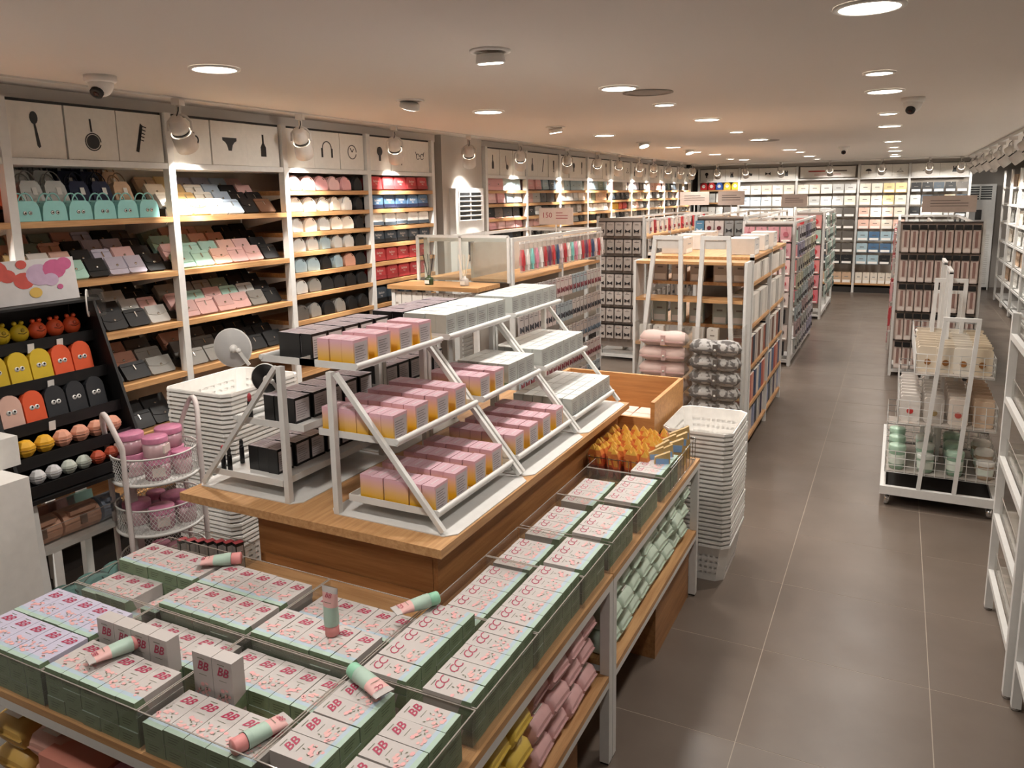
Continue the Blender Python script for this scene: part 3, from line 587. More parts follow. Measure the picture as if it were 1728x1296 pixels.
# open wooden bin behind the plinth
bn=empty('open_bin','open oak bin holding flat pink cartons behind the plinth','bin',(0,0,0))
ply2=wood('#b07c48','#c8935a',0,'bright_oak')
for n,b in (('side_panel',(-.985,3.392,.0,-.965,3.93,.88)),('side_panel',(-1.62,3.392,0,-1.60,3.93,.88)),('back_panel',(-1.5995,3.91,0,-.9855,3.93,.88)),('front_panel',(-1.5995,3.392,0,-.9855,3.41,.80)),('bottom_panel',(-1.5995,3.4105,.60,-.9855,3.9095,.62))):
    obj(n,MB().box(*b),ply2,bn)
for i in range(4):
    c=obj('flat_carton',MB().box(-.07,-.11,0,.07,.11,.13),mat('#d8b4a4',.6),None,(-1.50+.145*i,3.62,.621),(0,0,.03*(-1)**i),'pale pink flat carton inside the open oak bin, %s from the back table side'%od(i),'carton','cartons in the open bin')
    obj('lid_flap',MB().box(-.07,-.11,.1305,.07,-.004,.1325).box(-.07,.004,.1305,.07,.11,.1325),mat('#e0beae',.6),c)
# ---- face cream cartons: BB and CC
CR=mat('#b9b2ae',.5,var=.02); GRN=mat('#768a6c',.55,var=.15,scale=200); MINT=mat('#a6bdae',.5); ROSE=mat('#dba3a2',.5,var=0); LEAF=mat('#6d6f5c',.6,var=0); MAG=mat('#a3304e',.5,var=0); LBL=mat('#a6b8c4',.5); PNK=mat('#d9a9a4',.5,var=0); DKG=mat('#4d5a42',.6,var=0)
LILA=mat('#bab6c8',.5,var=.02)
def cream_carton(word,base=None,seed=0):
    k=('cc',word,seed,base)
    if k not in _K:
        r=random.Random(seed*7+len(word or '')); w,l,h=.0612,.1235,.0355; m=MB()
        m.box(-w/2,0,0,w/2,l,h,0)
        e=.0003; m.poly([(-w/2,-e,0),(w/2,-e,0),(w/2,-e,h),(-w/2,-e,h)],1)
        for i in range(3): m.poly([(-w*.3,-2*e,h*(.3+.18*i)),(w*(.1+.08*i),-2*e,h*(.3+.18*i)),(w*(.1+.08*i),-2*e,h*(.3+.18*i)+.0018),(-w*.3,-2*e,h*(.3+.18*i)+.0018)],8)
        for s in (-1,1):
            q=[(s*(w/2+e),0,0),(s*(w/2+e),.035,0),(s*(w/2+e),.022,h),(s*(w/2+e),0,h)]; m.poly(q if s>0 else q[::-1],1)
        z=h+e; m.poly([(-w/2,0,z),(w/2,0,z),(w/2,.012,z),(-w/2,.012,z)],2); m.poly([(-w/2,.012,z),(w/2,.012,z),(w/2,.022,z),(-w/2,.022,z)],7)
        z=h+2*e
        for i in range(12):
            x=r.uniform(-w*.42,w*.42); y=r.uniform(.02,.055); rr=r.uniform(.003,.007); m.poly([(x+a,y+b,z+i*.00005) for a,b in circ(0,0,rr,6,rr*.8)],r.choice((3,3,6)))
        for i in range(6):
            x=r.uniform(-w*.4,w*.4); y=r.uniform(.025,.062); a=r.uniform(0,3); m.poly([(x+u,y+v,z+.0005) for u,v in ((0,0),(.004*math.cos(a+.4),.004*math.sin(a+.4)),(.009*math.cos(a),.009*math.sin(a)),(.004*math.cos(a-.4),.004*math.sin(a-.4)))],4)
        if word: 
            m.text(word,.031 if word=='BB' else .036,T(0,l*.76,z),5,.35,.0006 if word=='BB' else 0)
            m.poly([(-.012,l*.58,z),(.012,l*.58,z),(.012,l*.59,z),(-.012,l*.59,z)],4); m.poly([(-.014,l*.9,z),(.008,l*.9,z),(.008,l*.915,z),(-.014,l*.915,z)],4)
        _K[k]=[('carton',m.mesh([base or CR,GRN,MINT,ROSE,LEAF,MAG,PNK,LBL,DKG],'carton'),None)]
    return _K[k]
HID=MB()
def hidden(x,y,z,a):
    HID.box(-.028,0,0,.028,.1225,.035,M=T(x,y,z,0,0,a))
def carton_block(word,x,y,nx,ny,nz,rot,where,base=None,miss=(),jit=.0015,visx=True):
    """nx cartons side by side (their width), ny deep along length, nz high; (x,y) is the corner of the first carton's front end"""
    for i in range(nx):
        for j in range(ny):
            for k in range(nz):
                if (i,j,k) in miss: continue
                u=.0315+.0632*i; v=.126*j
                if rot==0: px,py,a=x+u,y+v,0
                else: px,py,a=x-v,y+u,PI/2
                z=TZ+.001+.0365*k
                topmost=(k==nz-1) or (i,j,k+1) in miss
                if topmost or j==0:
                    spawn(cream_carton(word if topmost else None,base,(i*3+j+k)%4),'cream_carton','%scream carton, %s print, %s in layer %s, %s'%('' if base is None else 'lilac ',word,od(i),NUM[k],where),'carton','floral cream cartons on the island',(px+R.uniform(-jit,jit)*.5,py+R.uniform(-jit,jit),z),(0,0,a+R.uniform(-1,1)*.008))
                else: hidden(px,py,z,a)
NZ=3
# front table, trays from the far left corner to the aisle
carton_block('BB',-2.065,.965,5,1,NZ,0,'corner tray, front row',LILA)
carton_block('BB',-2.065,1.092,5,1,NZ,0,'corner tray, second row',LILA)
carton_block('BB',-1.732,.965,5,1,NZ,0,'front middle tray, front row')
carton_block('BB',-1.732,1.143,5,1,NZ-1,0,'front middle tray, second row')
carton_block('BB',-1.397,.965,5,1,NZ-1,0,'aisle corner tray, front row')
carton_block('BB',-1.397,1.143,5,1,NZ-1,0,'aisle corner tray, second row')
carton_block('BB',-1.732,1.282,5,1,NZ,0,'rear middle tray, front row')
carton_block('BB',-1.732,1.408,5,1,NZ,0,'rear middle tray, second row')
carton_block('BB',-1.397,1.282,5,1,NZ,0,'rear tray by the plinth corner, front row')
carton_block('BB',-1.397,1.44,5,1,NZ-1,0,'rear tray by the plinth corner, second row')
carton_block('BB',-2.065,1.282,5,1,2,0,'rear corner tray, front row',miss=((3,0,1),))
carton_block('BB',-2.065,1.408,5,1,3,0,'rear corner tray, second row')
# upright BB cartons standing on the row
for i in range(6):
    x=[-1.70,-1.637,-1.574,-1.511,-1.365,-1.302][i]
    for k in range(1): HID.box(-.028,-.033,0,.028,-.001,.0363,M=T(x,1.14,TZ+.001))
    spawn(cream_carton('BB',None,5),'upright_carton','pale carton with red BB print standing on end, %s along the middle tray'%od(i),'carton','cartons standing on end',(x,1.1395,TZ+.0375),(PI/2,0,0))
# right hand columns
for n,(y0,cnt,word) in enumerate([(.985,4,'BB'),(1.279,5,'CC'),(1.597,5,'CC'),(1.93,3,'CC'),(2.158,4,'CC'),(2.464,4,'CC'),(2.772,4,'CC')]):
    carton_block(word,-.757,y0,cnt,1,NZ if n not in (3,) else NZ,PI/2,'aisle edge column, %s tray from corner'%od(n))
    if n<6: carton_block(word,-.925,y0,cnt,1,NZ if n<2 else 2,PI/2,'column beside plinth, %s tray from corner'%od(n))
obj('carton_underlayer',HID,CR,None,label='hidden lower layers of floral cream cartons on the island',cat='carton',kind='stuff')
# acrylic trays: each tray is four thin walls
def tray(x0,y0,x1,y1,h,label):
    t=empty('acrylic_tray',label,'tray',(x0,y0,TZ+.0005),(0,0,0),'clear acrylic trays on the island'); W=x1-x0; D=y1-y0; q=.003
    for b in ((0,0,0,W,q,h),(0,D-q,0,W,D,h),(0,q,0,q,D-q,h),(W-q,q,0,W,D-q,h)):
        p=obj('wall',MB().box(*b),ACR,t)
        a=list(b); a[2]=h+.0002; a[5]=h+.0016; obj('edge',MB().box(*a),ACRE,p)
    return t
trn=0
for x0,x1 in ((-2.075,-1.742),(-1.74,-1.407),(-1.405,-1.072)):
    for y0,y1 in ((.96,1.272),(1.275,1.60)):
        tray(x0,y0,x1,y1,.098,'clear acrylic tray, %s from the counter, %s row of the front table'%(od(trn//2),('front','rear')[trn%2])); trn+=1
for i,y0 in enumerate((.96,1.278,1.597,1.916,2.156,2.462,2.77)):
    y1=(1.275,1.594,1.913,2.14,2.459,2.767,3.05)[i]
    tray(-1.068,y0,-.742,y1,.098,'clear acrylic tray along the aisle edge of the island, %s from the corner'%od(i))
# sample tubes
def tube_sample(cap,word,label,loc,rot):
    m=MB(); secs=[(0,.019,.019),(.012,.0195,.0185),(.05,.021,.014),(.085,.024,.006),(.1,.025,.0012)]; n=14; vs=[]; 
    for y,a,b in secs: vs+=[(a*math.cos(2*PI*j/n),y,b*math.sin(2*PI*j/n)) for j in range(n)]
    for i in range(len(secs)-1):
        mi=[1,1,2,0][i]; m.add(vs,[(i*n+j,i*n+(j+1)%n,(i+1)*n+(j+1)%n,(i+1)*n+j) for j in range(n)][:],mi,True)
    t=empty('sample_tube',label,'cream tube',loc,rot,'sample cream tubes')
    obj('body',m,[CR,MINT,PNK],t); obj('cap',MB().lathe([(.016,-.028),(.0175,-.026),(.0175,-.001),(.016,0)],14,axis=1),mat(cap,.5),t)
    tx=MB(); tx.text(word,.018,T(0,.078,.0092,-.16,0,PI)if False else T(0,.08,.0085,-.17,0,0),0,.35); tx.add([(-.012,.062,.0122),(.012,.062,.0122),(.012,.0635,.012),(-.012,.0635,.012)],[(0,1,2,3)],1)
    obj('printed_word',tx,[MAG,LEAF],t)
ZT=TZ+.001+.0365*3
tube_sample('#d98f8c','BB','pink capped sample tube lying over the front edge of the middle tray',(-1.60,1.10,ZT+.017),(0,0,PI-.35))
tube_sample('#d98f8c','BB','pink capped sample tube at the corner of the front tray near the aisle',(-1.13,1.0,ZT-.0365+.017),(0,0,-.3))
tube_sample('#8fc7a8','CC','green capped sample tube lying across the cartons at the aisle tray corner',(-1.02,1.235,ZT+.018),(0,0,-1.9))
tube_sample('#8fc7a8','CC','green capped sample tube leaning near the plinth corner',(-1.05,1.57,ZT+.02),(0,0,2.6))
tube_sample('#d98f8c','BB','pink sample tube standing upright on its cap before the plinth',(-1.20,1.36,ZT+.029),(PI/2,0,0))
tube_sample('#d98f8c','BB','pink capped sample tube lying in the rear corner tray',(-1.72,1.53,ZT+.017),(0,0,2.2))
# lipsticks in a row left of the plinth on the front table
def lip(x,y,i):
    k='lip'
    if k not in _K:
        _K[k]=[('carton',MB().box(-.011,-.014,0,.011,.014,.088).mesh(BLACK,'carton'),None),('label',MB().box(.0112,-.011,.004,.0118,.011,.078).box(-.009,-.0148,.004,.009,-.0142,.078).mesh(mat('#8f8784',.5),'label'),0),('top',MB().box(-.0112,-.0142,.0882,.0112,.0142,.0895).mesh(mat('#a3454a',.4),'top'),0)]
    spawn(_K[k],'lipstick_carton','black lipstick carton with red top, %s in the row left of the plinth'%od(i),'carton','lipstick cartons',(x,y,TZ+.001),(0,0,-.3))
for i in range(7): lip(-2.04+.031*i,1.62+.010*i,i)
tray(-2.08,1.605,-1.84,1.74,.06,'low acrylic tray around the lipstick cartons')
# goods on the lower shelves
def softpack(col,w=.11,h=.075,d=.14):
    k=('sp',col,w,h,d)
    if k not in _K:
        m=MB(); n=12; vs=[]
        for x,s in ((-d/2,.35),(-d/2+.012,.85),(-d*.2,1),(d*.2,1),(d/2-.012,.85),(d/2,.35)):
            for j in range(n):
                a=2*PI*j/n; ca,sa=math.cos(a),math.sin(a); vs.append((x,w/2*(abs(ca)**.5)*(1 if ca>0 else -1)*(.9+.1*s),h/2+h/2*s*(abs(sa)**.5)*(1 if sa>0 else -1)))
        m.add(vs,[(i*n+j,i*n+(j+1)%n,(i+1)*n+(j+1)%n,(i+1)*n+j) for i in range(5) for j in range(n)],0,True); m.add(vs[:n],[tuple(reversed(range(n)))]); m.add(vs[-n:],[tuple(range(n))])
        f=MB().box(d/2-.004,-w/2+.006,h/2-.001,d/2+.006,w/2-.006,h/2+.001); lb=MB().box(d*.2,-w*.22,h+.0005,d*.38,w*.22,h+.0015)
        _K[k]=[('pack',m.mesh(mat(col,.4),'pack'),None),('seal',f.mesh(mat(darker(col,.9),.4),'seal'),0),('label',lb.mesh(mat('#e8e4dc',.5),'label'),0)]
    return _K[k]
def shelf_goods(y0,n,col,cn,nz,h=.08,z=.326,w=.115,x=-.825):
    for i in range(n):
        for k in range(nz): spawn(softpack(col,w-.006,h),'soft_pack','%s soft pack on the low shelf, %s from the near end, layer %s up'%(cn,od(i),od(k)),'package','soft packs on the low shelf',(x+R.uniform(-.012,.004),y0+w*(i+.5),z+k*(h+.002)),(0,0,R.uniform(-.06,.06)))
shelf_goods(1.00,5,'#d8b850','golden yellow',3,.085); shelf_goods(1.60,4,'#d6a8a6','rose pink',3,.085)
shelf_goods(2.19,9,'#c3d2c0','pale green',3,.085)
for i in range(3):
    t=obj('shower_cap_box',MB().box(-.1,-.07,0,.1,.07,.17),mat('#cfc3b6',.5),None,(-1.30-.215*i,1.05,.326),(0,0,.02),'white printed carton with coral band on the low shelf, %s from the aisle corner'%od(i),'carton','printed cartons under the front table')
    obj('band',MB().box(-.1005,-.0705,.13,.1005,.0705,.1702),mat('#d58a78' if i!=1 else '#c98ba8',.5),t); pm=MB().box(-.08,-.0712,.05,-.05,-.0704,.08).box(-.02,-.0712,.03,.02,-.0704,.06); obj('printed_marks',pm,mat('#2f2b2a',.5,var=0),t)
for i in range(2):
    for k in range(2): spawn(softpack('#d9a596' if i else '#d8b060',.14,.09),'soft_pack','%s soft pack under the left end of the front table, layer %s up'%(('amber','salmon')[i],od(k)),'package','soft packs under the front table',(-2.02+.16*i,1.08,.326+.092*k),(0,0,-PI/2))
# ================================================================ TIERED STANDS ON THE PLINTH
def tier_stand(label,x0,y0,dirx,L=.525):
    """one sided stepped stand. back upright at local x=0, trays step out along +x (dirx=-1 mirrors)"""
    t=empty('tiered_stand',label,'display stand',(x0,y0,PZ),(0,0,0),'white tiered stands on the plinth'); d=dirx
    def bx(m,a,y_0,z0,b,y_1,z1): return m.box(min(d*a,d*b),y_0,z0,max(d*a,d*b),y_1,z1)
    m=MB(); c=.03; o=[(.0,0),(.40,0),(.43,c),(.43,L-c),(.40,L),(0,L),(-.03,L-c),(-.03,c)]; m.prism([(d*u,v) for u,v in o][::d],2,.0003,.0035); obj('base_plate',m,WHITE,t)
    for y in (-.001,L-.019):
        obj('upright',bx(MB(),.0,y,.0037,.02,y+.02,.455),WHITE,t)
        obj('slanted_leg',MB().bar((d*.012,y+.0305 if y<.1 else y-.0105,.455),(d*.385,y+.0305 if y<.1 else y-.0105,.008),.018) if False else MB().bar((d*.03,y+.01,.45),(d*.395,y+.01,.012),.015),WHITE,t)
    for (a,b,z) in ((.045,.37,.045),(-.06,.235,.245),(-.12,.10,.462)):
        m=MB(); bx(m,a,.021,z,b,L-.021,z+.003)
        for (p,q,r,s) in ((a,.021,b,.023),(a,L-.023,b,L-.021),(a,.023,a+.002,L-.023),(b-.002,.023,b,L-.023)): bx(m,p,q,z+.003,r,s,z+.022)
        obj('tray_shelf',m,WHITE,t)
        obj('front_lip',MB().tube([(d*(b-.001),.019,z+.014),(d*(b-.001),L-.019,z+.014)],.009,8),WHITE,t)
    return t
SY=[1.765,2.298,2.831]
for i in range(3):
    tier_stand('white metal tiered stand facing the aisle, %s from the near end of the plinth'%od(i),-1.52,SY[i],1)
    if i<2: tier_stand('white metal tiered stand facing the handbag wall, %s from the near end of the plinth'%od(i),-1.70,SY[i],-1)
# gradient gold box: real printed gradient on the carton
def grad_mat():
    m=bpy.data.materials.new('pink_to_gold_print'); m.use_nodes=True; nt=m.node_tree; N=nt.nodes; L=nt.links; b=N['Principled BSDF']
    t=N.new('ShaderNodeTexCoord'); s=N.new('ShaderNodeSeparateXYZ'); r=N.new('ShaderNodeMapRange'); r.inputs[1].default_value=0; r.inputs[2].default_value=.086
    c=N.new('ShaderNodeValToRGB'); e=c.color_ramp.elements; e[0].color=lin('#d8a416'); e[1].color=lin('#d9a9b4'); e[0].position=.2; e[1].position=.92; x=e.new(.5); x.color=lin('#dcae6e')
    L.new(t.outputs['Object'],s.inputs[0]); L.new(s.outputs[2],r.inputs[0]); L.new(r.outputs[0],c.inputs[0]); L.new(c.outputs[0],b.inputs['Base Color']); b.inputs['Roughness'].default_value=.4
    return m
GRAD=grad_mat(); PTOP=mat('#caa5ae',.45,var=.03); LAB=mat('#bdb2b4',.55); LTX=mat('#77706f',.6,var=0)
def cosm(kind,w=.0432,l=.0755,h=.086):
    k=('cosm',kind)
    if k not in _K:
        m=MB(); lb=MB(); e=.0004
        c={'gold':(GRAD,PTOP,LAB),'silver':(mat('#b4b6b0',.35),mat('#e2e5e2',.25),mat('#a8aaa6',.5)),'black':(mat('#131112',.35,var=0),mat('#a79ca0',.45),mat('#c6bebe',.5))}[kind]
        m.box(-w/2,-l/2,0,w/2,l/2,h,0); m.poly([(-w/2,-l/2,h+e),(w/2,-l/2,h+e),(w/2,l/2,h+e),(-w/2,l/2,h+e)],1)
        if kind=='silver': m.box(-w/2-.0002,-l/2-.0002,.0,w/2+.0002,l/2+.0002,.014,3)
        # printed side panel faces +x
        lb.box(w/2,-l*.42,h*.1,w/2+e,l*.42,h*.9,0)
        for i in range(7): lb.box(w/2+e,-l*.36,h*(.2+.09*i),w/2+2*e,l*(.1+.24*((i*7)%5)/5),h*(.2+.09*i)+.002,1)
        if kind!='silver': lb.box(-w*.3,-l*.3,h+e,w*.3,l*.3,h+2*e,2) if kind=='black' else lb.box(-.003,-l*.3,h+e,.003,l*.3,h+2*e,2)
        _K[k]=[('carton',m.mesh([c[0],c[1],c[2],mat('#6f8570',.5)],'carton'),None),('printed_panel',lb.mesh([c[2],LTX if kind!='black' else mat('#8a8284',.5,var=0),mat('#cdbcc0' if kind=='gold' else '#8d8084',.4,var=0)],'printed_panel'),0)]
    return _K[k]
tn=['lowest tier','middle tier','top tier']
TR=[(-1.52+.045,-1.52+.37,PZ+.0485),(-1.52-.06,-1.52+.235,PZ+.2485),(-1.52-.12,-1.52+.10,PZ+.4655)]
def fill(kind,si,ti,nrow,ncol,pitch,gap0=.03,skip=0):
    a,b,z=TR[ti]; 
    for r in range(nrow):
        for c in range(ncol):
            if c<skip: continue
            y=SY[si]+gap0+.039+pitch*r; x=b-.014-.0225-.0455*(ncol-1-c)
            nm={'gold':'pink and gold','silver':'silver grey'}[kind]
            spawn(cosm(kind),'%s_carton'%('gold' if kind=='gold' else 'silver'),'%s skincare carton, %s in row %s, %s, %s aisle stand'%(nm,od(c),NUM[r],tn[ti],od(si)),'carton','%s skincare cartons'%nm,(x+R.uniform(-.0005,.0005),y+R.uniform(-.003,.003),z),(0,0,R.uniform(-.02,.02)))
fill('gold',0,0,4,6,.120,.026); fill('gold',0,1,4,6,.120,.026); fill('gold',0,2,4,3,.120,.026)
fill('gold',1,0,4,6,.120,.026); fill('gold',1,1,2,5,.110,.026); fill('silver',1,2,6,4,.0788,.026)
def fill2(kind,si,ti,ncol,y0,n,pitch=.0788,nm='silver grey'):
    a,b,z=TR[ti]
    for r in range(n):
        for c in range(ncol):
            x=b-.014-.0225-.0455*(ncol-1-c)
            spawn(cosm(kind),'silver_carton','silver grey skincare carton, %s in row %s, %s, %s aisle stand'%(od(c),NUM[r],tn[ti],od(si)),'carton','silver grey skincare cartons',(x,y0+.04+pitch*r+R.uniform(-.001,.001),z))
fill2('silver',1,1,5,SY[1]+.25,3); fill2('silver',2,0,6,SY[2]+.026,6); fill2('silver',2,1,5,SY[2]+.026,6); fill2('silver',2,2,4,SY[2]+.026,6)
# black cartons on the stands facing the handbag wall
def blackfill(si,ti,y0,n,ncol,outer):
    z=PZ+(.0485,.2485,.4655)[ti]; xo=-1.70-outer
    for r in range(n):
        for c in range(ncol):
            spawn(cosm('black'),'black_carton','black carton with grey label, %s in row %s, %s, %s wall side stand'%(od(c),NUM[r],tn[ti],od(si)),'carton','black cosmetics cartons',(xo+.0225+.0455*c,y0+.04+.084*r+R.uniform(-.003,.003),z),(0,0,R.uniform(-.03,.03)))
blackfill(0,0,1.86,5,3,.36-.09); blackfill(0,1,1.83,5,3,.15); blackfill(0,2,1.83,5,3,.065)
blackfill(1,1,2.33,5,3,.15); blackfill(1,2,2.33,5,3,.065)
# testers on the near wall side stand
for i,(x,y,z,c) in enumerate([(-2.045,1.82,PZ+.0485,'#b24046'),(-2.01,1.815,PZ+.0485,'#151313'),(-2.04,1.90,PZ+.0485,'#151313'),(-1.90,1.82,PZ+.2485,'#b24046')]):
    t=obj('lip_tester',MB().lathe([(.008,0),(.0085,.004),(.0085,.06),(.007,.062)],12),mat('#141214',.25,var=0),None,(x,y,z),label='black lipstick tester %s, facing the handbag wall'%['with red tip at the outer edge','with plain black cap','standing apart by the black cartons','with red tip on the middle tier'][i],cat='lipstick')
    obj('tip',MB().lathe([(.0068,.0625),(.0068,.08),(.004,.088),(.001,.09)],10),mat(c,.35,var=0),t)
# round mirrors clipped on the near stand
def mirror(loc,rot,label,col,r=.062):
    t=empty('round_mirror',label,'mirror',loc,rot); obj('disc',MB().lathe([(r,0),(r+.002,.003),(r,.006)],36,axis=1),mat(col,.35),t)
    obj('rim',MB().tube([(r*math.cos(2*PI*i/36),.003,r*math.sin(2*PI*i/36)) for i in range(36)],.003,6,closed=True),WHITE2,t)
    j=obj('ball_joint',MB().ball((.01,-.012,.0),.014).ball((.028,-.014,-.006),.009),WHITE2,t); obj('clip_arm',MB().bar((.028,-.014,-.006),(.055,-.004,-.055),.01),WHITE2,t)
mirror((-1.905,1.77,PZ+.50),(0,0,.35),'round white mirror seen from behind, clipped to the slanted leg of the near stand','#c4c2c0')
mirror((-1.90,1.90,PZ+.37),(0,0,.35),'round dark mirror half hidden behind the near stand leg','#1a1818',.05)
# ================================================================ SMALL PACKS IN THE WIRE BASKET
wb=empty('wire_basket','clear wire basket of orange snack packs at the end of the island','basket',(-1.10,2.88,TZ+.0005))
m=MB()
for z in (.0,.1): m.tube([(0,0,z+.003),(.35,0,z+.003),(.35,.42,z+.003),(0,.42,z+.003)],.0025,5,closed=True)
for i in range(9):
    for y in (0,.42): m.tube([(.35*i/8,y,.003),(.35*i/8,y,.103)],.0015,4)
for i in range(9):
    for x in (0,.35): m.tube([(x,.42*i/8,.003),(x,.42*i/8,.103)],.0015,4)
obj('wires',m,CHROME,wb,kind='stuff'); obj('bottom_sheet',MB().box(0,0,.0,.35,.42,.002),ACR,wb)
def snack():
    if 'sn' not in _K:
        m=MB(); n=4; secs=[(0,.010,.008),(.05,.015,.011),(.10,.019,.014),(.122,.013,.010),(.142,.001,.001)]; vs=[]
        for z,a,b in secs: vs+=[(a,b,z),(-a,b,z),(-a,-b,z),(a,-b,z)]
        for i in range(4): m.add(vs,[(i*4+j,i*4+(j+1)%4,(i+1)*4+(j+1)%4,(i+1)*4+j) for j in range(4)],[0,1,2,3][i])
        m.add(vs[:4],[(3,2,1,0)])
        f=MB().box(-.0085,-.0145,.062,.0085,-.0125,.10); 
        _K['sn']=[('wrapper',m.mesh([mat('#8f4a40',.4),mat('#c9643e',.4,var=.25,scale=60),mat('#cf7c40',.4,var=.35,scale=80),mat('#cf9f42',.4)],'wrapper'),None),('printed_panel',f.mesh(mat('#e0a452',.4,var=.3,scale=150),'printed_panel'),0)]
    return _K['sn']
for r in range(9):
    for c in range(7):
        spawn(snack(),'snack_pack','orange and gold snack pack, %s across in row %s of the wire basket'%(od(c),od(r)),'snack pack','snack packs in the wire basket',(-1.085+.036*c+R.uniform(-.003,.003),2.925+.041*r+R.uniform(-.003,.003),TZ+.012),(R.uniform(.1,.3),R.uniform(-.12,.12),R.uniform(-.15,.15)))
def sachet():
    if 'sa' not in _K:
        m=MB(); m.prism([(-.03,0),(.03,0),(.033,.05),(.03,.15),(-.03,.125),(-.033,.05)],1,-.008,.008)
        l=MB().box(-.026,-.0095,.09,.026,-.0082,.12); f=MB().prism([(u,v+.05) for u,v in circ(0,0,.02,10)],1,-.0125,-.0082)
        _K['sa']=[('sachet',m.mesh(mat('#b99c68',.35,var=.25,scale=50),'sachet'),None),('header',l.mesh(mat('#7f9fc6',.4),'header'),0),('fruit_print',f.mesh(mat('#d8a72e',.4),'fruit_print'),0)]
    return _K['sa']
for i in range(9): spawn(sachet(),'fruit_sachet','clear sachet with blue header, %s along the aisle side of the wire basket'%od(i),'sachet','sachets beside the snack packs',(-.795-.03*(i%2),2.90+.046*i,TZ+.012),(.0,R.uniform(-.1,.1),.5+R.uniform(-.15,.15)))
# ================================================================ STACKED WHITE BASKETS
def basket_mesh(w,l,h,slots):
    m=MB(); 
    def ring(s,z,g=0): 
        a,b=w/2*s-g,l/2*s-g; c=.035
        return [(-a+c,-b,z),(a-c,-b,z),(a,-b+c,z),(a,b-c,z),(a-c,b,z),(-a+c,b,z),(-a,b-c,z),(-a,-b+c,z)]
    R0=ring(.8,0); R1=ring(.96,h); n=8
    if slots:
        rows=[0,.18,.24,.34,.40,.50,.56,.66,.72,1]
        for i in range(len(rows)-1):
            def at(f,j):
                a,b=Vector(R0[j]),Vector(R1[j]); return a.lerp(b,f)
            for j in range(n):
                k=(j+1)%n; A,B,Cc,D=at(rows[i],j),at(rows[i],k),at(rows[i+1],k),at(rows[i+1],j)
                if i%2==0 or j%2==1: m.add([A,B,Cc,D],[(0,1,2,3)])
                else:
                    N=9
                    for q in range(N): 
                        f0,f1=q/N,(q+.42)/N; m.add([A.lerp(B,f0),A.lerp(B,f1),D.lerp(Cc,f1),D.lerp(Cc,f0)],[(0,1,2,3)])
                    m.add([A.lerp(B,.99),B,Cc,D.lerp(Cc,.99)],[(0,1,2,3)])
    else: m.add(R0+R1,[(j,(j+1)%n,n+(j+1)%n,n+j) for j in range(n)])
    m.add(R0,[tuple(reversed(range(n)))])
    rim=MB(); a=ring(.965,h-.002); b=ring(1.0,h); c=ring(1.0,h-.012)
    rim.add(a+b+c,[(j,(j+1)%n,n+(j+1)%n,n+j) for j in range(n)]+[(n+j,n+(j+1)%n,2*n+(j+1)%n,2*n+j) for j in range(n)])
    return m.mesh(WHITE2,'tub'),rim.mesh(WHITE2,'rim')
def basket_stack(x,y,w,l,ztop,n,pitch,rz,who,h=.2):
    full=basket_mesh(w,l,h,True); pitch=(ztop-h)/(n-1); z0=0; 
    for i in range(n):
        a=R.uniform(-.004,.004); t=obj('shopping_basket',full[0],None,None,(x+R.uniform(-.003,.003),y+R.uniform(-.003,.003),z0+pitch*i+.0005),(0,0,rz+a),'white plastic shopping basket, %s up in the nested stack %s'%(od(i),who),'basket','nested baskets '+who)
        obj('rim',full[1],None,t)
basket_stack(-.78,3.66,.33,.44,.75,27,.0198,0,'by the aisle')
basket_stack(-2.96,2.74,.42,.52,.95,36,.0245,0.02,'beside the handbag wall')
# ================================================================ GONDOLAS
def gondola(label,x0,x1,y0,y1,h,boards=(),top_glass=False):
    t=empty('gondola',label,'display rack',(x0,y0,0),(0,0,0),'white freestanding gondolas'); W=x1-x0; D=y1-y0
    pm=MB().box(0,0,0,.03,.03,h).mesh([WHITE],'post'); n=max(1,round(D/.95))
    for i in range(n+1):
        for x in (0,W-.03): obj('post',pm,None,t,(x,(D-.03)*i/n,0))
    obj('base',MB().box(.001,.031,.04,W-.001,D-.031,.10),WHITE,t)
    m=MB()
    for y in (0.03,D-.06): m.box(.0305,y,h-.03,W-.0305,y+.03,h-.002)
    for x in (0,W-.03): m.box(x+.001,.0305,h-.028,x+.029,D-.0305,h-.004)
    obj('top_rail',m,WHITE,t)
    obj('centre_panel',MB().box(W/2-.01,.07,.105,W/2+.01,D-.07,h-.04),mat('#b7aea4',.7,name='gondola_panel'),t)
    for z in boards:
        if z is None: continue
        zz,a,b=z if isinstance(z,tuple) else (z,0,D)
        obj('shelf',MB().box(W/2+.0105,a+.031,zz-.02,W-.002,b-.031,zz),WOODY,t)
        obj('shelf',MB().box(.002,a+.031,zz-.02,W/2-.0105,b-.031,zz),WOODY,t)
    return t
def end_panel(label,x0,x1,y,h,zs,bk='#9a8e85'):
    t=empty('end_rack',label,'display rack',(x0,y,0),(0,0,0),'end racks of the gondolas'); W=x1-x0
    for x in (0,W-.025): obj('post',MB().box(x,0,0,x+.025,.025,h),WHITE,t)
    obj('backing',MB().box(.026,.012,.16,W-.026,.02,h-.02),mat(bk,.7),t)
    for z in zs: obj('hook_rail',MB().box(.026,-.004,z-.008,W-.026,.011,z+.008),mat('#4a403a',.5),t)
    obj('foot_rail',MB().box(.026,0,.04,W-.026,.022,.07),WHITE,t)
    return t
def hang_row(kit_fn,n,p0,step,rz,name,labf,cat,grp,lean=.03):
    for i in range(n):
        p=tuple(p0[k]+step[k]*i for k in range(3))
        spawn(kit_fn(i),name,labf(i),cat,grp,p,(0,-lean,rz+R.uniform(-.08,.08)))
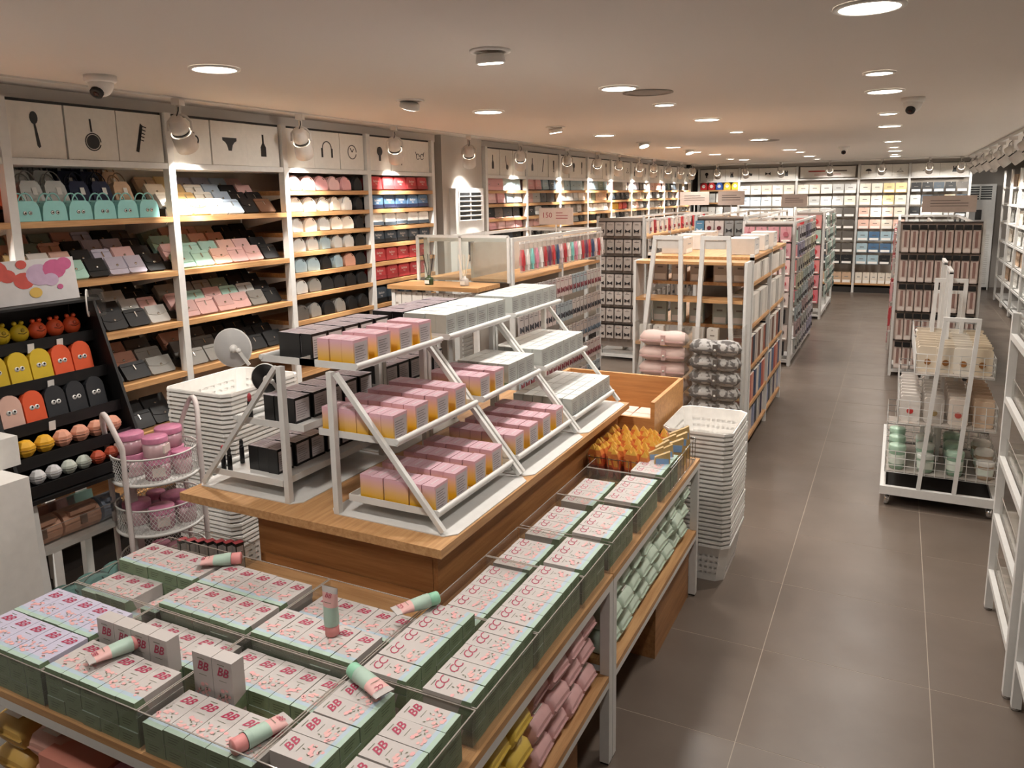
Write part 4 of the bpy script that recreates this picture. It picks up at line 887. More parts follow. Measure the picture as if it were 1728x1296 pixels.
# G1: hair bands and cards, with scent diffusers on its near end
gondola('gondola of bagged hair bands and accessory cards nearest the handbag wall',-3.08,-2.36,4.72,6.5,1.56,[(1.27,0,1.78)])
et=empty('end_table','oak topped end table with a row of white cards under reed diffusers','display table',(-3.16,4.36,0))
obj('tabletop',MB().box(0,0,1.222,.72,.32,1.25),WOODX,et)
for x in (0.02,.67): 
    for y in (.02,.27): obj('leg',MB().box(x,y,0,x+.03,y+.03,1.2215),WHITE,et)
obj('shelf',MB().box(.0,.051,.99,.70,.269,1.01),WOODX,et)
for i in range(8): spawn(hangpack('#cfc9c2',.08,.19,0,.016,'#9a8f88'),'boxed_card','white boxed card, %s in the row under the diffuser tabletop'%od(i),'package','white boxed cards under the diffusers',(-3.105+.086*i,4.39,1.012),(0,-.03,-PI/2))
gc=empty('glass_screen','white framed glass screen on the near end of the hair band gondola','screen',(-3.12,4.70,1.25))
m=MB(); 
for a,b in (((0,0,0),(0,0,.32)),((.36,0,0),(.36,0,.32)),((.74,0,0),(.74,0,.32)),((0,0,.32),(.74,0,.32))): m.bar(a,b,.018)
obj('frame',m,WHITE,gc); obj('pane',MB().box(.01,-.003,.0,.35,.003,.31).box(.37,-.003,0,.73,.003,.31),GLASS,gc)
def diffuser(x,y,col,stick,label):
    t=empty('reed_diffuser',label,'diffuser',(x,y,1.2505)); obj('bottle',MB().lathe([(.028,0),(.03,.003),(.03,.042),(.024,.05),(.012,.054),(.012,.066)],16),FROST if col is None else mat(col,.2),t)
    lb=obj('label',MB().box(-.018,-.0315,.01,.018,-.0303,.034),mat('#d8d4cc',.5),t)
    m=MB()
    for i in range(6): a=i*1.05; m.tube([(0,0,.02),(.045*math.cos(a),.03*math.sin(a),.21)],.0018,5)
    obj('reeds',m,mat(stick,.6,var=0),t,kind='stuff')
diffuser(-2.87,4.45,'#2f3b22','#1a1412','reed diffuser with dark sticks in a dark green jar'); diffuser(-2.60,4.47,None,'#e4d6c0','reed diffuser with pale sticks in a clear jar')
def bagged(i,pals=('#b8343a','#e8e0dc','#7fc7c0','#d88aa0','#e8e4e0','#b8343a','#6a3a5a','#c83a3e','#2f4a70','#e0c8cc')):
    c=pals[i%len(pals)]; k=('bg',c)
    if k not in _K:
        m=MB(); rslab(m,.07,.2,.012,.004); f=MB().prism([(-.022,.05),(.022,.05),(.02,.11),(0,.16),(-.02,.11)],0,-.014,.014); f.box(-.012,-.012,.012,.012,.012,.048); hd=MB().box(-.004,-.034,.2,.004,.034,.215)
        _K[k]=[('bag',m.mesh(FILM,'bag'),None),('hair_band',f.mesh(mat(c,.6,var=.2,scale=90),'hair_band'),0),('header_card',hd.mesh(mat('#ddd8d2',.5),'header_card'),0)]
    return _K[k]
hang_row(bagged,22,(-2.32,4.80,1.315),(0,.076,0),0,'hair_band_bag',lambda i:'clear bag with a coloured hair band, %s along the top rail of the near gondola'%od(i),'package','bagged hair bands')
for r in range(5):
    hang_row(lambda i:hangpack(['#b7aaa2','#a8a09c','#c0b0aa','#9aa3a6','#b9b0a8'][(i//4+r)%5],.072,.15,1,.012,['#7a3a40','#3a3a40','#5a6a78'][r%3]),20,(-2.34,4.80,1.06-.205*r),(0,.083,0),0,'accessory_card',lambda i,r=r:'accessory card, %s along the %s row below the oak shelf of the near gondola'%(od(i),od(r)),'card','accessory cards on the near gondola')
# G2: black bow cards
end_panel('white end rack filled with black bow hair clip cards',-2.99,-2.44,8.08,1.61,[1.55-.19*r for r in range(7)])
gondola('gondola behind the black bow card rack',-2.97,-2.44,8.12,11.2,1.58,[(1.38,0,3.08)])
for r in range(7):
    hang_row(lambda i:hangpack('#b5aaa2',.082,.145,1,.012,'#1a1416'),5,(-2.915,8.04,1.40-.19*r),(.1,0,0),-PI/2,'bow_card',lambda i,r=r:'card with a black bow clip, %s across the %s row of the bow end rack'%(od(i),od(r)),'card','black bow cards')
for r in range(6):
    hang_row(lambda i:hangpack('#b5a9a1' if r else ['#c9c0ba','#b8343a','#d8d0ca'][i%3],.08,.145,1,.012,['#8a3036','#1a1416','#3a3436'][r%3]),14,(-2.415,8.2,1.415-.2*r),(0,.2 if r else .2,0),0,'bow_card',lambda i,r=r:'hair accessory card, %s along the %s row on the long side behind the bow rack'%(od(i),od(r)),'card','hair cards on the long side')
# G3 between, sunglasses and sponge packs
gondola('gondola of sponge packs behind the oak stationery shelves',-2.1,-1.5,8.9,12.4,1.58,[(1.33,0,3.4)])
end_panel('end rack of round sponge packs behind the stationery shelves',-2.08,-1.52,8.86,1.60,[1.55,1.35,1.15,.95])
for r in range(3):
    hang_row(lambda i,r=r:hangpack(['#5f8fb0','#d8ccc6','#d8ccc6','#9a9a98','#8a8a88'][i],.095,.165,2 if i in (1,2) else 1,.02,['#e8e4e0','#6a2630','#6a2630','#2a2a2c','#2a2a2c'][i]),5,(-2.02+.0,8.82,1.37-.2*r),(.11,0,0),-PI/2,'sponge_pack',lambda i,r=r:'sponge or clip pack, %s across the %s row of the sponge end rack'%(od(i),od(r)),'package','packs on the sponge end rack')
# P: pink packs along the aisle
gondola('gondola of pink packs lining the open aisle',-1.48,-.945,8.52,10.6,1.54)
end_panel('end rack of pink sponge packs facing the camera on the aisle',-1.48,-.95,8.47,1.54,[1.50-.185*r for r in range(5)],'#b5a9a0')
rowsP=['#c98f94','#c9959a','#d8b8b4','#d8b0ae','#c9bab2','#1c1a1b','#c9bab2','#1c1a1b']
for r in range(8):
    n=4 if r not in (5,7) else 2; w=.105 if n==4 else .2
    hang_row(lambda i,r=r,w=w:hangpack(rowsP[r],w,.155 if r not in (5,7) else .15,2,.03,['#a85a64','#a8646c','#b8343a','#b8444a','#6a5a58','#2a2829','#5a504e','#2a2829'][r]),n,(-1.40 if n==4 else -1.34,8.42,1.33-.172*r),(.122 if n==4 else .235,0,0),-PI/2,'pink_pack',lambda i,r=r:'%s pack, %s across the %s row of the pink end rack'%(['rose','rose','pink rosette','pink rosette','pale','black','pale','black'][r],od(i),od(r)),'package','packs on the pink end rack')
    hang_row(lambda i,r=r:hangpack(['#a9a4a8','#8a8698','#a8a49c','#a8a48c','#929c96','#9aa2a4','#a08a88','#a0a09a'][(r+i//3)%8],.11,.15,1,.02,'#3a3436'),9,(-.925,8.66,1.33-.172*r),(0,.21,0),0,'side_pack',lambda i,r=r:'hanging pack, %s along the %s row on the aisle side behind the pink end rack'%(od(i),od(r)),'package','packs on the aisle side of the pink gondola')
gondola('second pink pack gondola farther along the open aisle',-1.35,-.93,11.9,13.8,1.56)
end_panel('end rack of red and pink packs on the farther aisle gondola',-1.34,-.94,11.86,1.56,[1.5,1.28,1.06,.84,.62])
for r in range(6):
    hang_row(lambda i,r=r:hangpack(['#c98a84','#9fb0a4','#cf8f90','#c97c78','#c88488','#cf6f78'][r],.15,.19,2,.03,'#b8343a'),2,(-1.24,11.81,1.32-.215*r),(.19,0,0),-PI/2,'pink_pack',lambda i,r=r:'pink pack, %s across the %s row of the farther aisle end rack'%(od(i),od(r)),'package','packs on the farther aisle end rack')
    hang_row(lambda i,r=r:hangpack(['#9fb0a4','#a8b4ac','#b8aca4','#8a9a92'][(r+i)%4],.12,.16,1,.02,'#3a4440'),7,(-.905,12.05,1.34-.205*r),(0,.25,0),0,'side_pack',lambda i,r=r:'green grey pack, %s along the %s row of the farther aisle gondola'%(od(i),od(r)),'package','packs on the side of the farther aisle gondola')
# T: tall rack of black topped brush packs right of the aisle
gondola('gondola of black topped brush packs on the side of the open aisle',0.0,.74,8.46,12.2,1.50)
end_panel('end rack of black topped brush packs facing the camera',0.0,.74,8.42,1.55,[1.53,1.24,.95,.66,.37],'#b7a599')
def brush(i):
    k=('br',)
    if k not in _K:
        b=MB(); rslab(b,.062,.215,.014,.004); tp=MB().box(-.012,-.031,.216,.02,.031,.262); st=MB().box(.0072,-.012,.05,.011,.012,.2); lb=MB().box(.0072,-.025,.008,.0085,.025,.04)
        _K[k]=[('sleeve',b.mesh(mat('#c9b8ae',.4),'sleeve'),None),('black_header',tp.mesh(BLACK,'black_header'),0),('brush_handle',st.mesh(mat('#8f6f66',.4),'brush_handle'),0),('label',lb.mesh(mat('#d8ccc4',.5),'label'),0)]
    return _K[k]
for r in range(5):
    hang_row(brush,9,(.075,8.38,1.245-.288*r),(.074,0,0),-PI/2,'brush_pack',lambda i,r=r:'brush in a clear sleeve with black header, %s across the %s row'%(od(i),od(r)),'package','black headed brush packs')
for r in range(5):
    hang_row(lambda i,r=r:hangpack(['#c9a4a0','#b8b0aa','#c99a9c','#a8343a','#a9a39c'][(r+i)%5],.12,.19,2,.02,'#a8444a'),8,(-.022,8.7,1.22-.25*r),(0,.4,0),PI,'side_pack',lambda i,r=r:'pink hanging pack, %s along the %s row on the aisle face of the brush gondola'%(od(i),od(r)),'package','packs on the aisle face of the brush gondola')
def sign(x,y,z,w,h,label,word=None,rz=0):
    t=empty('sign_board',label,'sign',(x,y,z),(0,0,rz)); obj('board',MB().box(0,-.004,.0,w,.004,h),mat('#c3b2a8',.5),t)
    obj('stem',MB().box(w/2-.006,-.002,-.12,w/2+.006,.002,-.0005),WHITE,t)
    m=MB()
    if word: m.text(word,h*.45,T(w*.24,-.0045,h*.55,PI/2,0,0),0)
    for i in range(3): m.box(w*(.5 if word else .15),-.0052,h*(.68-.16*i),w*(.85 if i else .7),-.0045,h*(.72-.16*i),0 if word else 1)
    obj('printed_text',m,[mat('#8a2f38',.5,var=0),mat('#5a4f4a',.5,var=0)],t)
sign(-2.92,6.40,1.585,.33,.15,'price sign reading 150 above the near gondola','150')
sign(.20,8.6,1.62,.46,.16,'pale sign board with dark lines above the brush rack')
sign(-1.9,9.2,1.70,.30,.16,'pale sign board above the sponge pack rack')
sign(-1.3,10.0,1.66,.30,.15,'pale sign board above the pink pack gondola')
sign(-2.45,9.6,1.70,.36,.16,'pale sign board above the long hair card gondola')
# ================================================================ OAK STATIONERY SHELVES (N)
nx0,nx1,ny0,ny1=-1.62,-.87,5.45,7.15
ns=empty('oak_shelf_rack','white framed oak shelf rack of notebooks beside the open aisle','shelf rack',(nx0,ny0,0)); W=nx1-nx0; D=ny1-ny0
for x in (0,W-.028):
    for y in (0,D/2,D-.03): obj('post',MB().box(x,y,0,x+.028,y+.03,1.42),WHITE,ns)
NSZ=[.10,.34,.62,.92,1.22,1.40]
for z in NSZ:
    obj('shelf',MB().box(.0285 if z<1.4 else 0,-.0,z-.022,W-.0285 if z<1.4 else W,D,z),WOODY,ns)
    if z<1.4: obj('edge_strip',MB().box(W-.028,.0305,z-.022,W+.0,D/2-.0005,z),WOODY,ns); obj('edge_strip',MB().box(W-.028,D/2+.0305,z-.022,W,D-.0305,z),WOODY,ns)
obj('centre_panel',MB().box(W/2-.006,.02,.101,W/2+.006,D-.02,1.377),mat('#a89c90',.7),ns) 
def book(col,h,dd,th):
    k=('bk',col,h,dd,th)
    if k not in _K:
        m=MB().box(-dd,-th/2,0,0,th/2,h); p=MB().box(-dd+.003,-th/2+.0015,h-.003,-.003,th/2-.0015,h+.0008)
        l=MB().box(-dd*.8,-th/2-.0012,h*.55,-dd*.2,-th/2-.0002,h*.85)
        _K[k]=[('cover',m.mesh(mat(col,.5),'cover'),None),('pages',p.mesh(mat('#e8e2d8',.8),'pages'),0),('cover_print',l.mesh(mat('#e0d8d0',.5),'cover_print'),0)]
    return _K[k]
bc=[['#3a2f4a','#c9bfb8','#8a8fa8','#2f3a4a','#b9b4ae'],['#a84a38','#c88a78','#3a4a6a','#cfc6bc','#5a6a8a'],['#8a4a34','#2c3440','#b9aea6','#6b4a3a','#d0c8c0'],['#c9c4bd','#d8d2ca','#b8b4ae','#d8d2ca','#c8c2ba'],['#d0cac2','#e0dad2','#c4beb6','#e0dad2','#cfc9c1']]
for s in range(5):
    y=ny0+.07; i=0; z=NSZ[s]+.0005; hh=[.17,.2,.2,.2,.12][s]
    while y<ny1-.05:
        c=bc[s][(i//3)%5]; th=[.03,.028,.03,.045,.05][s]
        if abs(y-(ny0+D/2))<.05: y=ny0+D/2+.06
        spawn(book(c,hh,.16,th),'notebook','%s, %s along the %s oak shelf facing the aisle'%(['thick notebook','notebook','notebook','pale boxed notebook','pale boxed card set'][s],od(i),['lowest','second','third','fourth','fifth'][s]),'notebook','notebooks on the oak shelves',(nx1-.012 if s>0 else nx1-.02,y,z),(0,0,R.uniform(-.05,.05)))
        y+=th+.006+(.03 if i%7==6 else 0); i+=1
for i in range(6):
    spawn(hangpack('#cfcac4',.21,.12,0,.18,'#9aa0a6'),'white_box','white display carton, %s along the top of the oak rack'%od(i),'carton','white cartons on top of the oak rack',(nx1-.12 if i<3 else nx0+.14,5.75+.46*(i%3),1.4005),(0,0,0))
for s,z in enumerate((.62,.92,1.22)):
    for i in range(5):
        spawn(hangpack(['#cdc6bf','#b9c4bc','#c4bdb6'][s],.10,.17,0,.05,'#8a847e'),'upright_box','pale upright box, %s across the %s oak shelf end facing the pillows'%(od(i),['third','fourth','fifth'][s]),'package','boxes on the oak shelf ends',(-1.53+.135*i+(.03 if i>2 else 0),ny0+.04,z+.0005),(0,0,-PI/2))
def aframe(x0,x1,y,label,xb0,xb1,z0=.0,z1=1.53):
    t=empty('a_frame',label,'display frame',(0,y,0),(0,0,0),'white trapezoid frames')
    obj('side_rail',MB().bar((xb0,0,z0+.01),(x0,0,z1),.028),WHITE,t); obj('side_rail',MB().bar((xb1,0,z0+.01),(x1,0,z1),.028),WHITE,t)
    obj('top_rail',MB().box(x0-.013,-.013,z1+.001,x1+.013,.013,z1+.028),WHITE,t); obj('header_card',MB().box(x0+.017,-.004,z1-.06,x1-.017,.004,z1-.003),mat('#c9c2ba',.5),t)
    return t
aframe(-1.50,-1.32,5.22,'trapezoid white frame above the pink neck pillows',-1.66,-1.30)
aframe(-1.17,-1.0,5.22,'trapezoid white frame above the grey neck pillows',-1.22,-.92)
fs=empty('oak_end_shelves','oak end shelves between the white trapezoid frames','shelf rack',(-1.66,5.24,0))
for z in (.45,.80,1.12,1.38): obj('shelf',MB().box(0.02,.0,z-.02,.76,.20,z),WOODX,fs)
for i in range(2): obj('side_panel',MB().box(.0+.765*i,0,0,.018+.765*i,.2,1.38),WHITE,fs)
for i in range(4): spawn(hangpack('#d0cac2',.075,.12,0,.05,'#6a625c'),'small_box','small white boxed item, %s on the end shelf above the pillows'%od(i),'package','small boxes on the end shelves',(-1.58+.1*i if i<2 else -1.2+.1*(i-2),5.29,.8005),(0,0,-PI/2))
def pillow(mt,mt2,x,y,z,label,cat='neck pillow'):
    t=empty('neck_pillow',label,cat,(x,y,z),(0,0,R.uniform(-.06,.06)),'rolled neck pillows')
    m=MB(); n=14; vs=[]; secs=[]
    for i in range(13):
        f=i/12*2-1; rx=.17*f; s=(1-abs(f)**4)**.5*.9+.1; r=.055*s*(1-.18*math.exp(-(f*4)**2)); secs.append((rx,r))
    for x_,r in secs: vs+=[(x_,r*1.5*math.cos(2*PI*j/n),.052+r*math.sin(2*PI*j/n)) for j in range(n)]
    m.add(vs,[(i*n+j,i*n+(j+1)%n,(i+1)*n+(j+1)%n,(i+1)*n+j) for i in range(12) for j in range(n)],0,True); m.add(vs[:n],[tuple(reversed(range(n)))]); m.add(vs[-n:],[tuple(range(n))])
    obj('cushion',m,mt,t); b=MB().box(-.15,-.081,.036,.15,-.070,.046); obj('seam_band',b,mt2,t); obj('strap',MB().box(.0,-.088,.02,.028,-.074,.085),mt2,t)
    obj('button',MB().lathe([(.008,0),(.006,-.006)],10,axis=1,c=(.014,-.088,.05)),WHITE2,t)
def marble():
    m=bpy.data.materials.new('grey_marbled_plush'); m.use_nodes=True; nt=m.node_tree; N=nt.nodes; L=nt.links; b=N['Principled BSDF']
    t=N.new('ShaderNodeTexCoord'); n=N.new('ShaderNodeTexNoise'); n.inputs['Scale'].default_value=26; c=N.new('ShaderNodeValToRGB'); c.color_ramp.elements[0].position=.46; c.color_ramp.elements[1].position=.54
    c.color_ramp.elements[0].color=lin('#5a5859'); c.color_ramp.elements[1].color=lin('#bab7b6'); L.new(t.outputs['Object'],n.inputs['Vector']); L.new(n.outputs['Fac'],c.inputs[0]); L.new(c.outputs[0],b.inputs['Base Color']); b.inputs['Roughness'].default_value=.8; return m
GP=marble()
for i in range(9): pillow(mat('#d9bcb6',.8),mat('#d0a9a6',.8),-1.36,4.99,.001+.104*i,'pale pink neck pillow, %s up in its stack'%od(i))
for i in range(9): pillow(GP,mat('#4c494a',.8),-1.01,4.95,.001+.100*i,'grey marbled neck pillow, %s up in its stack'%od(i))
for i,(x,y) in enumerate(((-1.36,4.99),(-1.01,4.95))):
    b=empty('pillow_bin','tall clear acrylic bin around the %s neck pillows'%['pink','grey'][i],'bin',(x,y,0),(0,0,0),'acrylic pillow bins')
    for q in ((-.178,-.10,0,-.175,.10,1.0),(.175,-.10,0,.178,.10,1.0),(-.174,-.10,0,.174,-.097,1.0)): obj('wall',MB().box(*q),ACR,b)
# ================================================================ TROLLEY RIGHT OF THE AISLE
tr=empty('wire_trolley','white wheeled trolley of wire baskets with beauty goods','trolley',(0.0,4.80,0))
TW,TD=.60,1.35
m=MB(); m.box(0,0,.075,TW,.03,.125); m.box(0,TD-.03,.075,TW,TD,.125); m.box(0,.03,.075,.03,TD-.03,.125); m.box(TW-.03,.03,.075,TW,TD-.03,.125); obj('base_frame',m,WHITE,tr)
obj('base_board',MB().box(.031,.031,.08,TW-.031,TD-.031,.10),mat('#1f1b19',.6),tr)
for x in (.04,TW-.04):
    for y in (.05,TD-.05):
        c=obj('caster',MB().lathe([(.012,-.014),(.032,-.012),(.032,.012),(.012,.014)],16,c=(x,y,.0325),axis=0),CHROME,tr); obj('fork',MB().box(x-.016,y-.012,.03,x-.013,y+.012,.074).box(x+.013,y-.012,.03,x+.016,y+.012,.074),CHROME,c)
def tframe(y,x0,x1,xb0,xb1,z1,sl=0):
    p=obj('upright_frame',MB().bar((xb0,y,.126),(x0,y+sl,z1),.022).bar((xb1,y,.126),(x1,y+sl,z1),.022).box(x0-.011,y+sl-.011,z1+.0005,x1+.011,y+sl+.011,z1+.022),WHITE,tr); return p
tframe(.015,.27,.43,.20,.38,1.12); tframe(.66,.24,.40,.22,.38,1.27); tframe(1.33,.27,.43,.20,.38,1.12)
for y in (.36,1.0): obj('side_frame',MB().bar((.3,y,.126),(.3,y,1.36),.02).bar((.3,y+.3,.126),(.3,y+.3,1.36),.02).bar((.3,y-.01,1.36),(.3,y+.31,1.36),.02).bar((.3,y,.75),(.3,y+.3,.75),.016),WHITE,tr)
def wirebasket(x0,x1,y0,y1,z0,z1):
    m=MB(); n=int((x1-x0)/.05); k=int((y1-y0)/.06)
    for z in (z0,z0+(z1-z0)/3,z0+2*(z1-z0)/3,z1): m.tube([(x0,y0,z),(x1,y0,z),(x1,y1,z),(x0,y1,z)],.0028,4,closed=True)
    for i in range(n+1):
        x=x0+(x1-x0)*i/n
        for y in (y0,y1): m.tube([(x,y,z0),(x,y,z1)],.002,4)
        m.tube([(x,y0,z0),(x,y1,z0)],.0018,3)
    for i in range(k+1):
        y=y0+(y1-y0)*i/k
        for x in (x0,x1): m.tube([(x,y,z0),(x,y,z1)],.002,4)
    p=obj('wire_basket',m,WHITE,tr,kind='stuff'); obj('liner',MB().box(x0+.003,y0+.003,z0+.003,x1-.003,y1-.003,z0+.006),FROST,p)
tiers=[(.02,.59,.20,.33),(.07,.56,.50,.64),(.14,.53,.80,.92)]
for (a,b,z0,z1) in tiers:
    wirebasket(a,b,.05,.64,z0,z1); wirebasket(a,b,.69,1.30,z0,z1)
def jar(col,lid,r,h):
    k=('jar',col,r,h)
    if k not in _K: _K[k]=[('jar',MB().lathe([(r*.8,0),(r*.95,h*.1),(r,h*.8),(r*.96,h*.82)],14).mesh(mat(col,.3),'jar'),None),('lid',MB().lathe([(r*1.06,h*.82),(r*1.06,h),(r*.98,h*1.04),(0,h*1.05)],14,cap=False).mesh(mat(lid,.35),'lid'),0),('label',MB().lathe([(r*.985,h*.25),(r*1.005,h*.65)],14,cap=False).mesh(mat('#d9e2d6',.5),'label'),0)]
    return _K[k]
def pouchpack(col,mark):
    k=('pp',col,mark)
    if k not in _K:
        m=MB(); rslab(m,.10,.15,.03,.01); l=MB().prism([(u,v+.06) for u,v in circ(0,0,.018,10)],0,.0152,.0165); f=MB().box(-.004,-.048,.15,.004,.048,.165)
        _K[k]=[('pack',m.mesh(mat(col,.45),'pack'),None),('printed_mark',l.mesh(mat(mark,.5,var=0),'printed_mark'),0),('top_seal',f.mesh(mat(darker(col,.92),.45),'top_seal'),0)]
    return _K[k]
for ti,(a,b,z0,z1) in enumerate(tiers):
    for r in range(7):
        nx=4 if ti==0 else 4
        for i in range(nx):
            x=a+.06+(b-a-.12)*i/(nx-1); y=4.80+.12+(.092 if ti==0 else .083)*r+(.07 if r>=6 else 0)
            if ti==0: 
                if r>4: continue
                spawn(jar(['#87a48d','#93ad98','#7f9d86','#b0987f'][i],['#a0bba6','#c8ccc4','#a0bba6','#d0ccc4'][i],.044,.10 if (i+r)%2 else .14),'cream_jar','%s jar, %s across in row %s of the bottom trolley basket'%(['mint green','pale green','sage green','beige green'][i],od(i),od(r)),'jar','green jars on the trolley',(x,y,z0+.0065),(0,0,0))
            else:
                c=[['#cdbfab','#d0c3b0','#d2cabd','#cdbda4'],['#d2cbc4','#c9c2ba','#d8ccc0','#ceb49a']][0 if ti==2 else 1][i]
                spawn(pouchpack(c,'#8a5a2a' if ti==2 else ['#b8342f','#a08a60','#c05a50','#d0c0b0'][i]),'refill_pack','%s pack, %s across in row %s of the %s trolley basket'%(['white','amber'][ti-1],od(i),od(r),['middle','upper'][ti-1]),'package','packs in the trolley baskets',(x,y,z0+.0065),(0,.0,-PI/2+R.uniform(-.1,.1)))
for i in range(5): spawn(jar('#d8d0c6','#e8e4de',.04,.05),'tub','white tub with pale lid, %s on the upper rear of the trolley'%od(i),'jar','white tubs on the trolley',(.20+.07*(i%2)*1,5.56+.14*i,.8065+.0),(0,0,0))
# ================================================================ WHITE RACKS ON THE SIDE NEAREST THE CAMERA
def side_rack(label,x0,x1,y0,y1,h,zs,posts,frosted=True,grp='white side racks'):
    t=empty('side_rack',label,'shelf rack',(x0,y0,0),(0,0,0),grp); W=x1-x0; D=y1-y0
    for y in posts:
        for x in (0,W-.03):
            p=obj('post',MB().box(x,y-y0,.012,x+.03,y-y0+.035,h),WHITE,t); obj('foot',MB().lathe([(.016,0),(.016,.0115)],12,c=(x+.015,y-y0+.017,0)),CHROME,p)
    for z in zs:
        obj('shelf',MB().box(.031,.036,z-.004,W-.031,D-.001,z),FROST if frosted else WHITE,t)
        m=MB().box(.0,.036,z-.03,.02,D-.036,z-.0045); m.box(W-.02,.036,z-.03,W,D-.036,z-.0045); obj('rail',m,WHITE,t)
        if frosted:
            obj('front_guard',MB().box(.021,.04,z+.0005,.024,D-.04,z+.075),ACR,t); obj('guard_edge',MB().box(.021,.04,z+.0752,.024,D-.04,z+.077),ACRE,t)
            for i in range(7): obj('divider',MB().box(.025,.08+(D-.16)*i/6,z+.0005,W-.035,.083+(D-.16)*i/6,z+.07),ACR,t)
    return t
RZ=[.20,.46,.72,.98,1.25]
side_rack('near white rack with clear divided shelves at the aisle side',.45,.90,3.05,3.76,1.33,RZ,(3.05,3.725))
side_rack('nearest white rack with clear divided shelves, partly out of view',.47,.92,2.1,3.02,1.33,RZ,(2.1,2.985))
for n in range(2):
    for zi,z in enumerate(RZ[:4]):
        for i in range(8):
            spawn([('pack',_K.setdefault('fp',MB().box(-.09,-.035,0,.09,.035,.035).mesh(mat('#c9bfb4',.4),'pack')),None)],'flat_pack','small pale flat pack, %s along the %s divided shelf of the %s side rack'%(od(i),od(zi),['near','nearest'][n]),'package','pale packs on the divided racks',(.70,[3.14,2.19][n]+.082*i,z+.001),(0,0,R.uniform(-.1,.1)))
# wall racks down the side wall
for b in range(10):
    y0=5.2+.98*b
    side_rack('tall white wall rack of pale goods on the side wall, %s from the near end'%od(b),1.50,1.95,y0,y0+.96,2.12,[.12,.42,.72,1.02,1.32,1.60,1.86],(y0,y0+.925),False,'tall wall racks')
    for zi,z in enumerate([.42,.72,1.02,1.32,1.60,1.86]):
        for i in range(5):
            c=['white','cream','light grey','white','tan'][(b+zi+i//3)%5]
            spawn(wallet(C[c],.15,.19,1),'wall_pack','%s boxed item, %s along the %s shelf of side wall rack %s'%(c,od(i),od(zi),od(b)),'package','boxed items on the side wall racks',(1.60,y0+.13+.17*i,z+.001),(0,-.05,PI))
# ================================================================ BLACK EYE POUCH DISPLAY (near the handbag wall)
ds=empty('tiered_pouch_display','black stepped display of silicone pouches on a white metal stand','display stand',(-2.75,1.46,0))
DL=.46; bm=mat('#100f10',.5,var=0,name='black_board')
ST=[(-.12,1.34),(-.06,1.205),(0.0,1.07),(.055,.965),(.105,.875)]
for i,(x,z) in enumerate(ST):
    obj('step',MB().box(x-.06,0,z-.012,x+.05,DL,z),bm,ds); obj('step_lip',MB().box(x+.0505,0,z-.03,x+.055,DL,z+.012),bm,ds)
obj('side_board',MB().prism([(-.20,.84),(.17,.84),(-.05,1.47),(-.20,1.47)],1,-.012,-.0005),bm,ds); obj('side_board',MB().prism([(-.20,.84),(.17,.84),(-.05,1.47),(-.20,1.47)],1,DL+.0005,DL+.012),bm,ds)
obj('back_board',MB().box(-.21,0,.84,-.2005,DL,1.47),bm,ds); obj('base_board',MB().box(-.2,0,.825,.17,DL,.8395),bm,ds); obj('top_board',MB().box(-.2,-.012,1.4705,-.02,DL+.012,1.48),bm,ds)
for y in (.03,DL-.05): obj('leg',MB().bar((.12,y,.82),(.18,y,.01),.03),WHITE,ds); obj('leg',MB().bar((-.18,y,.82),(-.20,y,.01),.03),WHITE,ds)
hc=empty('header_card','white header card with red and pink splash artwork above the black display','sign',(-2.83,1.45,1.482),(0,-.12,0))
obj('card',MB().box(-.004,0,.0,.004,.44,.16),mat('#c9c5c4',.4),hc); m=MB()
for (u,v,r,mi) in ((.30,.15,.05,0),(.345,.125,.03,0),(.40,.10,.038,0),(.46,.12,.05,1),(.52,.14,.045,2),(.56,.16,.03,2),(.50,.095,.03,1),(.435,.045,.024,3),(.53,.06,.012,2),(.40,.17,.02,0)): m.poly([(.0046+.00012*len(m.v)/16,u-.16+a,v*.85+b) for a,b in circ(0,0,r,14,r*.8)],mi)
obj('splash_artwork',m,[mat('#c0524a',.4,var=.2,scale=40),mat('#b9a0b8',.4,var=.2),mat('#b85a82',.4,var=.2),mat('#d0ac58',.4,var=0)],hc)
m=MB(); m.text('IMFLLA',.028,T(.0047,.06,.06)@FX,0); m.box(.0043,.02,.025,.0048,.10,.028); obj('printed_name',m,mat('#6a5f60',.5,var=0),hc)
# clear cone lamp shade shaped mirror at the corner of the card
t=empty('clear_ring_stand','clear round acrylic disc at the corner of the header card','acrylic disc',(-2.80,1.90,1.46),(0,0,.9)); obj('disc',MB().lathe([(.05,0),(.055,.03),(.05,.06)],24,axis=0,cap=False),ACR,t); obj('rim',MB().tube([(0,.052*math.cos(a),.052*math.sin(a)) for a in [2*PI*i/24 for i in range(24)]],.003,5,closed=True),WHITE2,t)
def eyepouch(col,w=.074,h=.112):
    k=('ep',col)
    if k not in _K:
        o=[(-w/2,0),(w/2,0)]+[(w/2*math.cos(a),h-.04+.04*math.sin(a)) for a in [PI*i/8 for i in range(9)]]
        b=MB().prism(o,0,-.014,.014); e=MB()
        for s in (-1,1): e.lathe([(.009,.0142),(.009,.0148)],10,m=0,axis=0,c=(0,s*.009,h*.45)); e.lathe([(.004,.0149),(.004,.0154)],8,m=1,axis=0,c=(0,s*.009+.002,h*.45+.002))
        _K[k]=[('body',b.mesh(mat(col,.6),'body'),None),('printed_eyes',e.mesh([mat('#e4e2de',.5,var=0),BLACK],'printed_eyes'),0)]
    return _K[k]
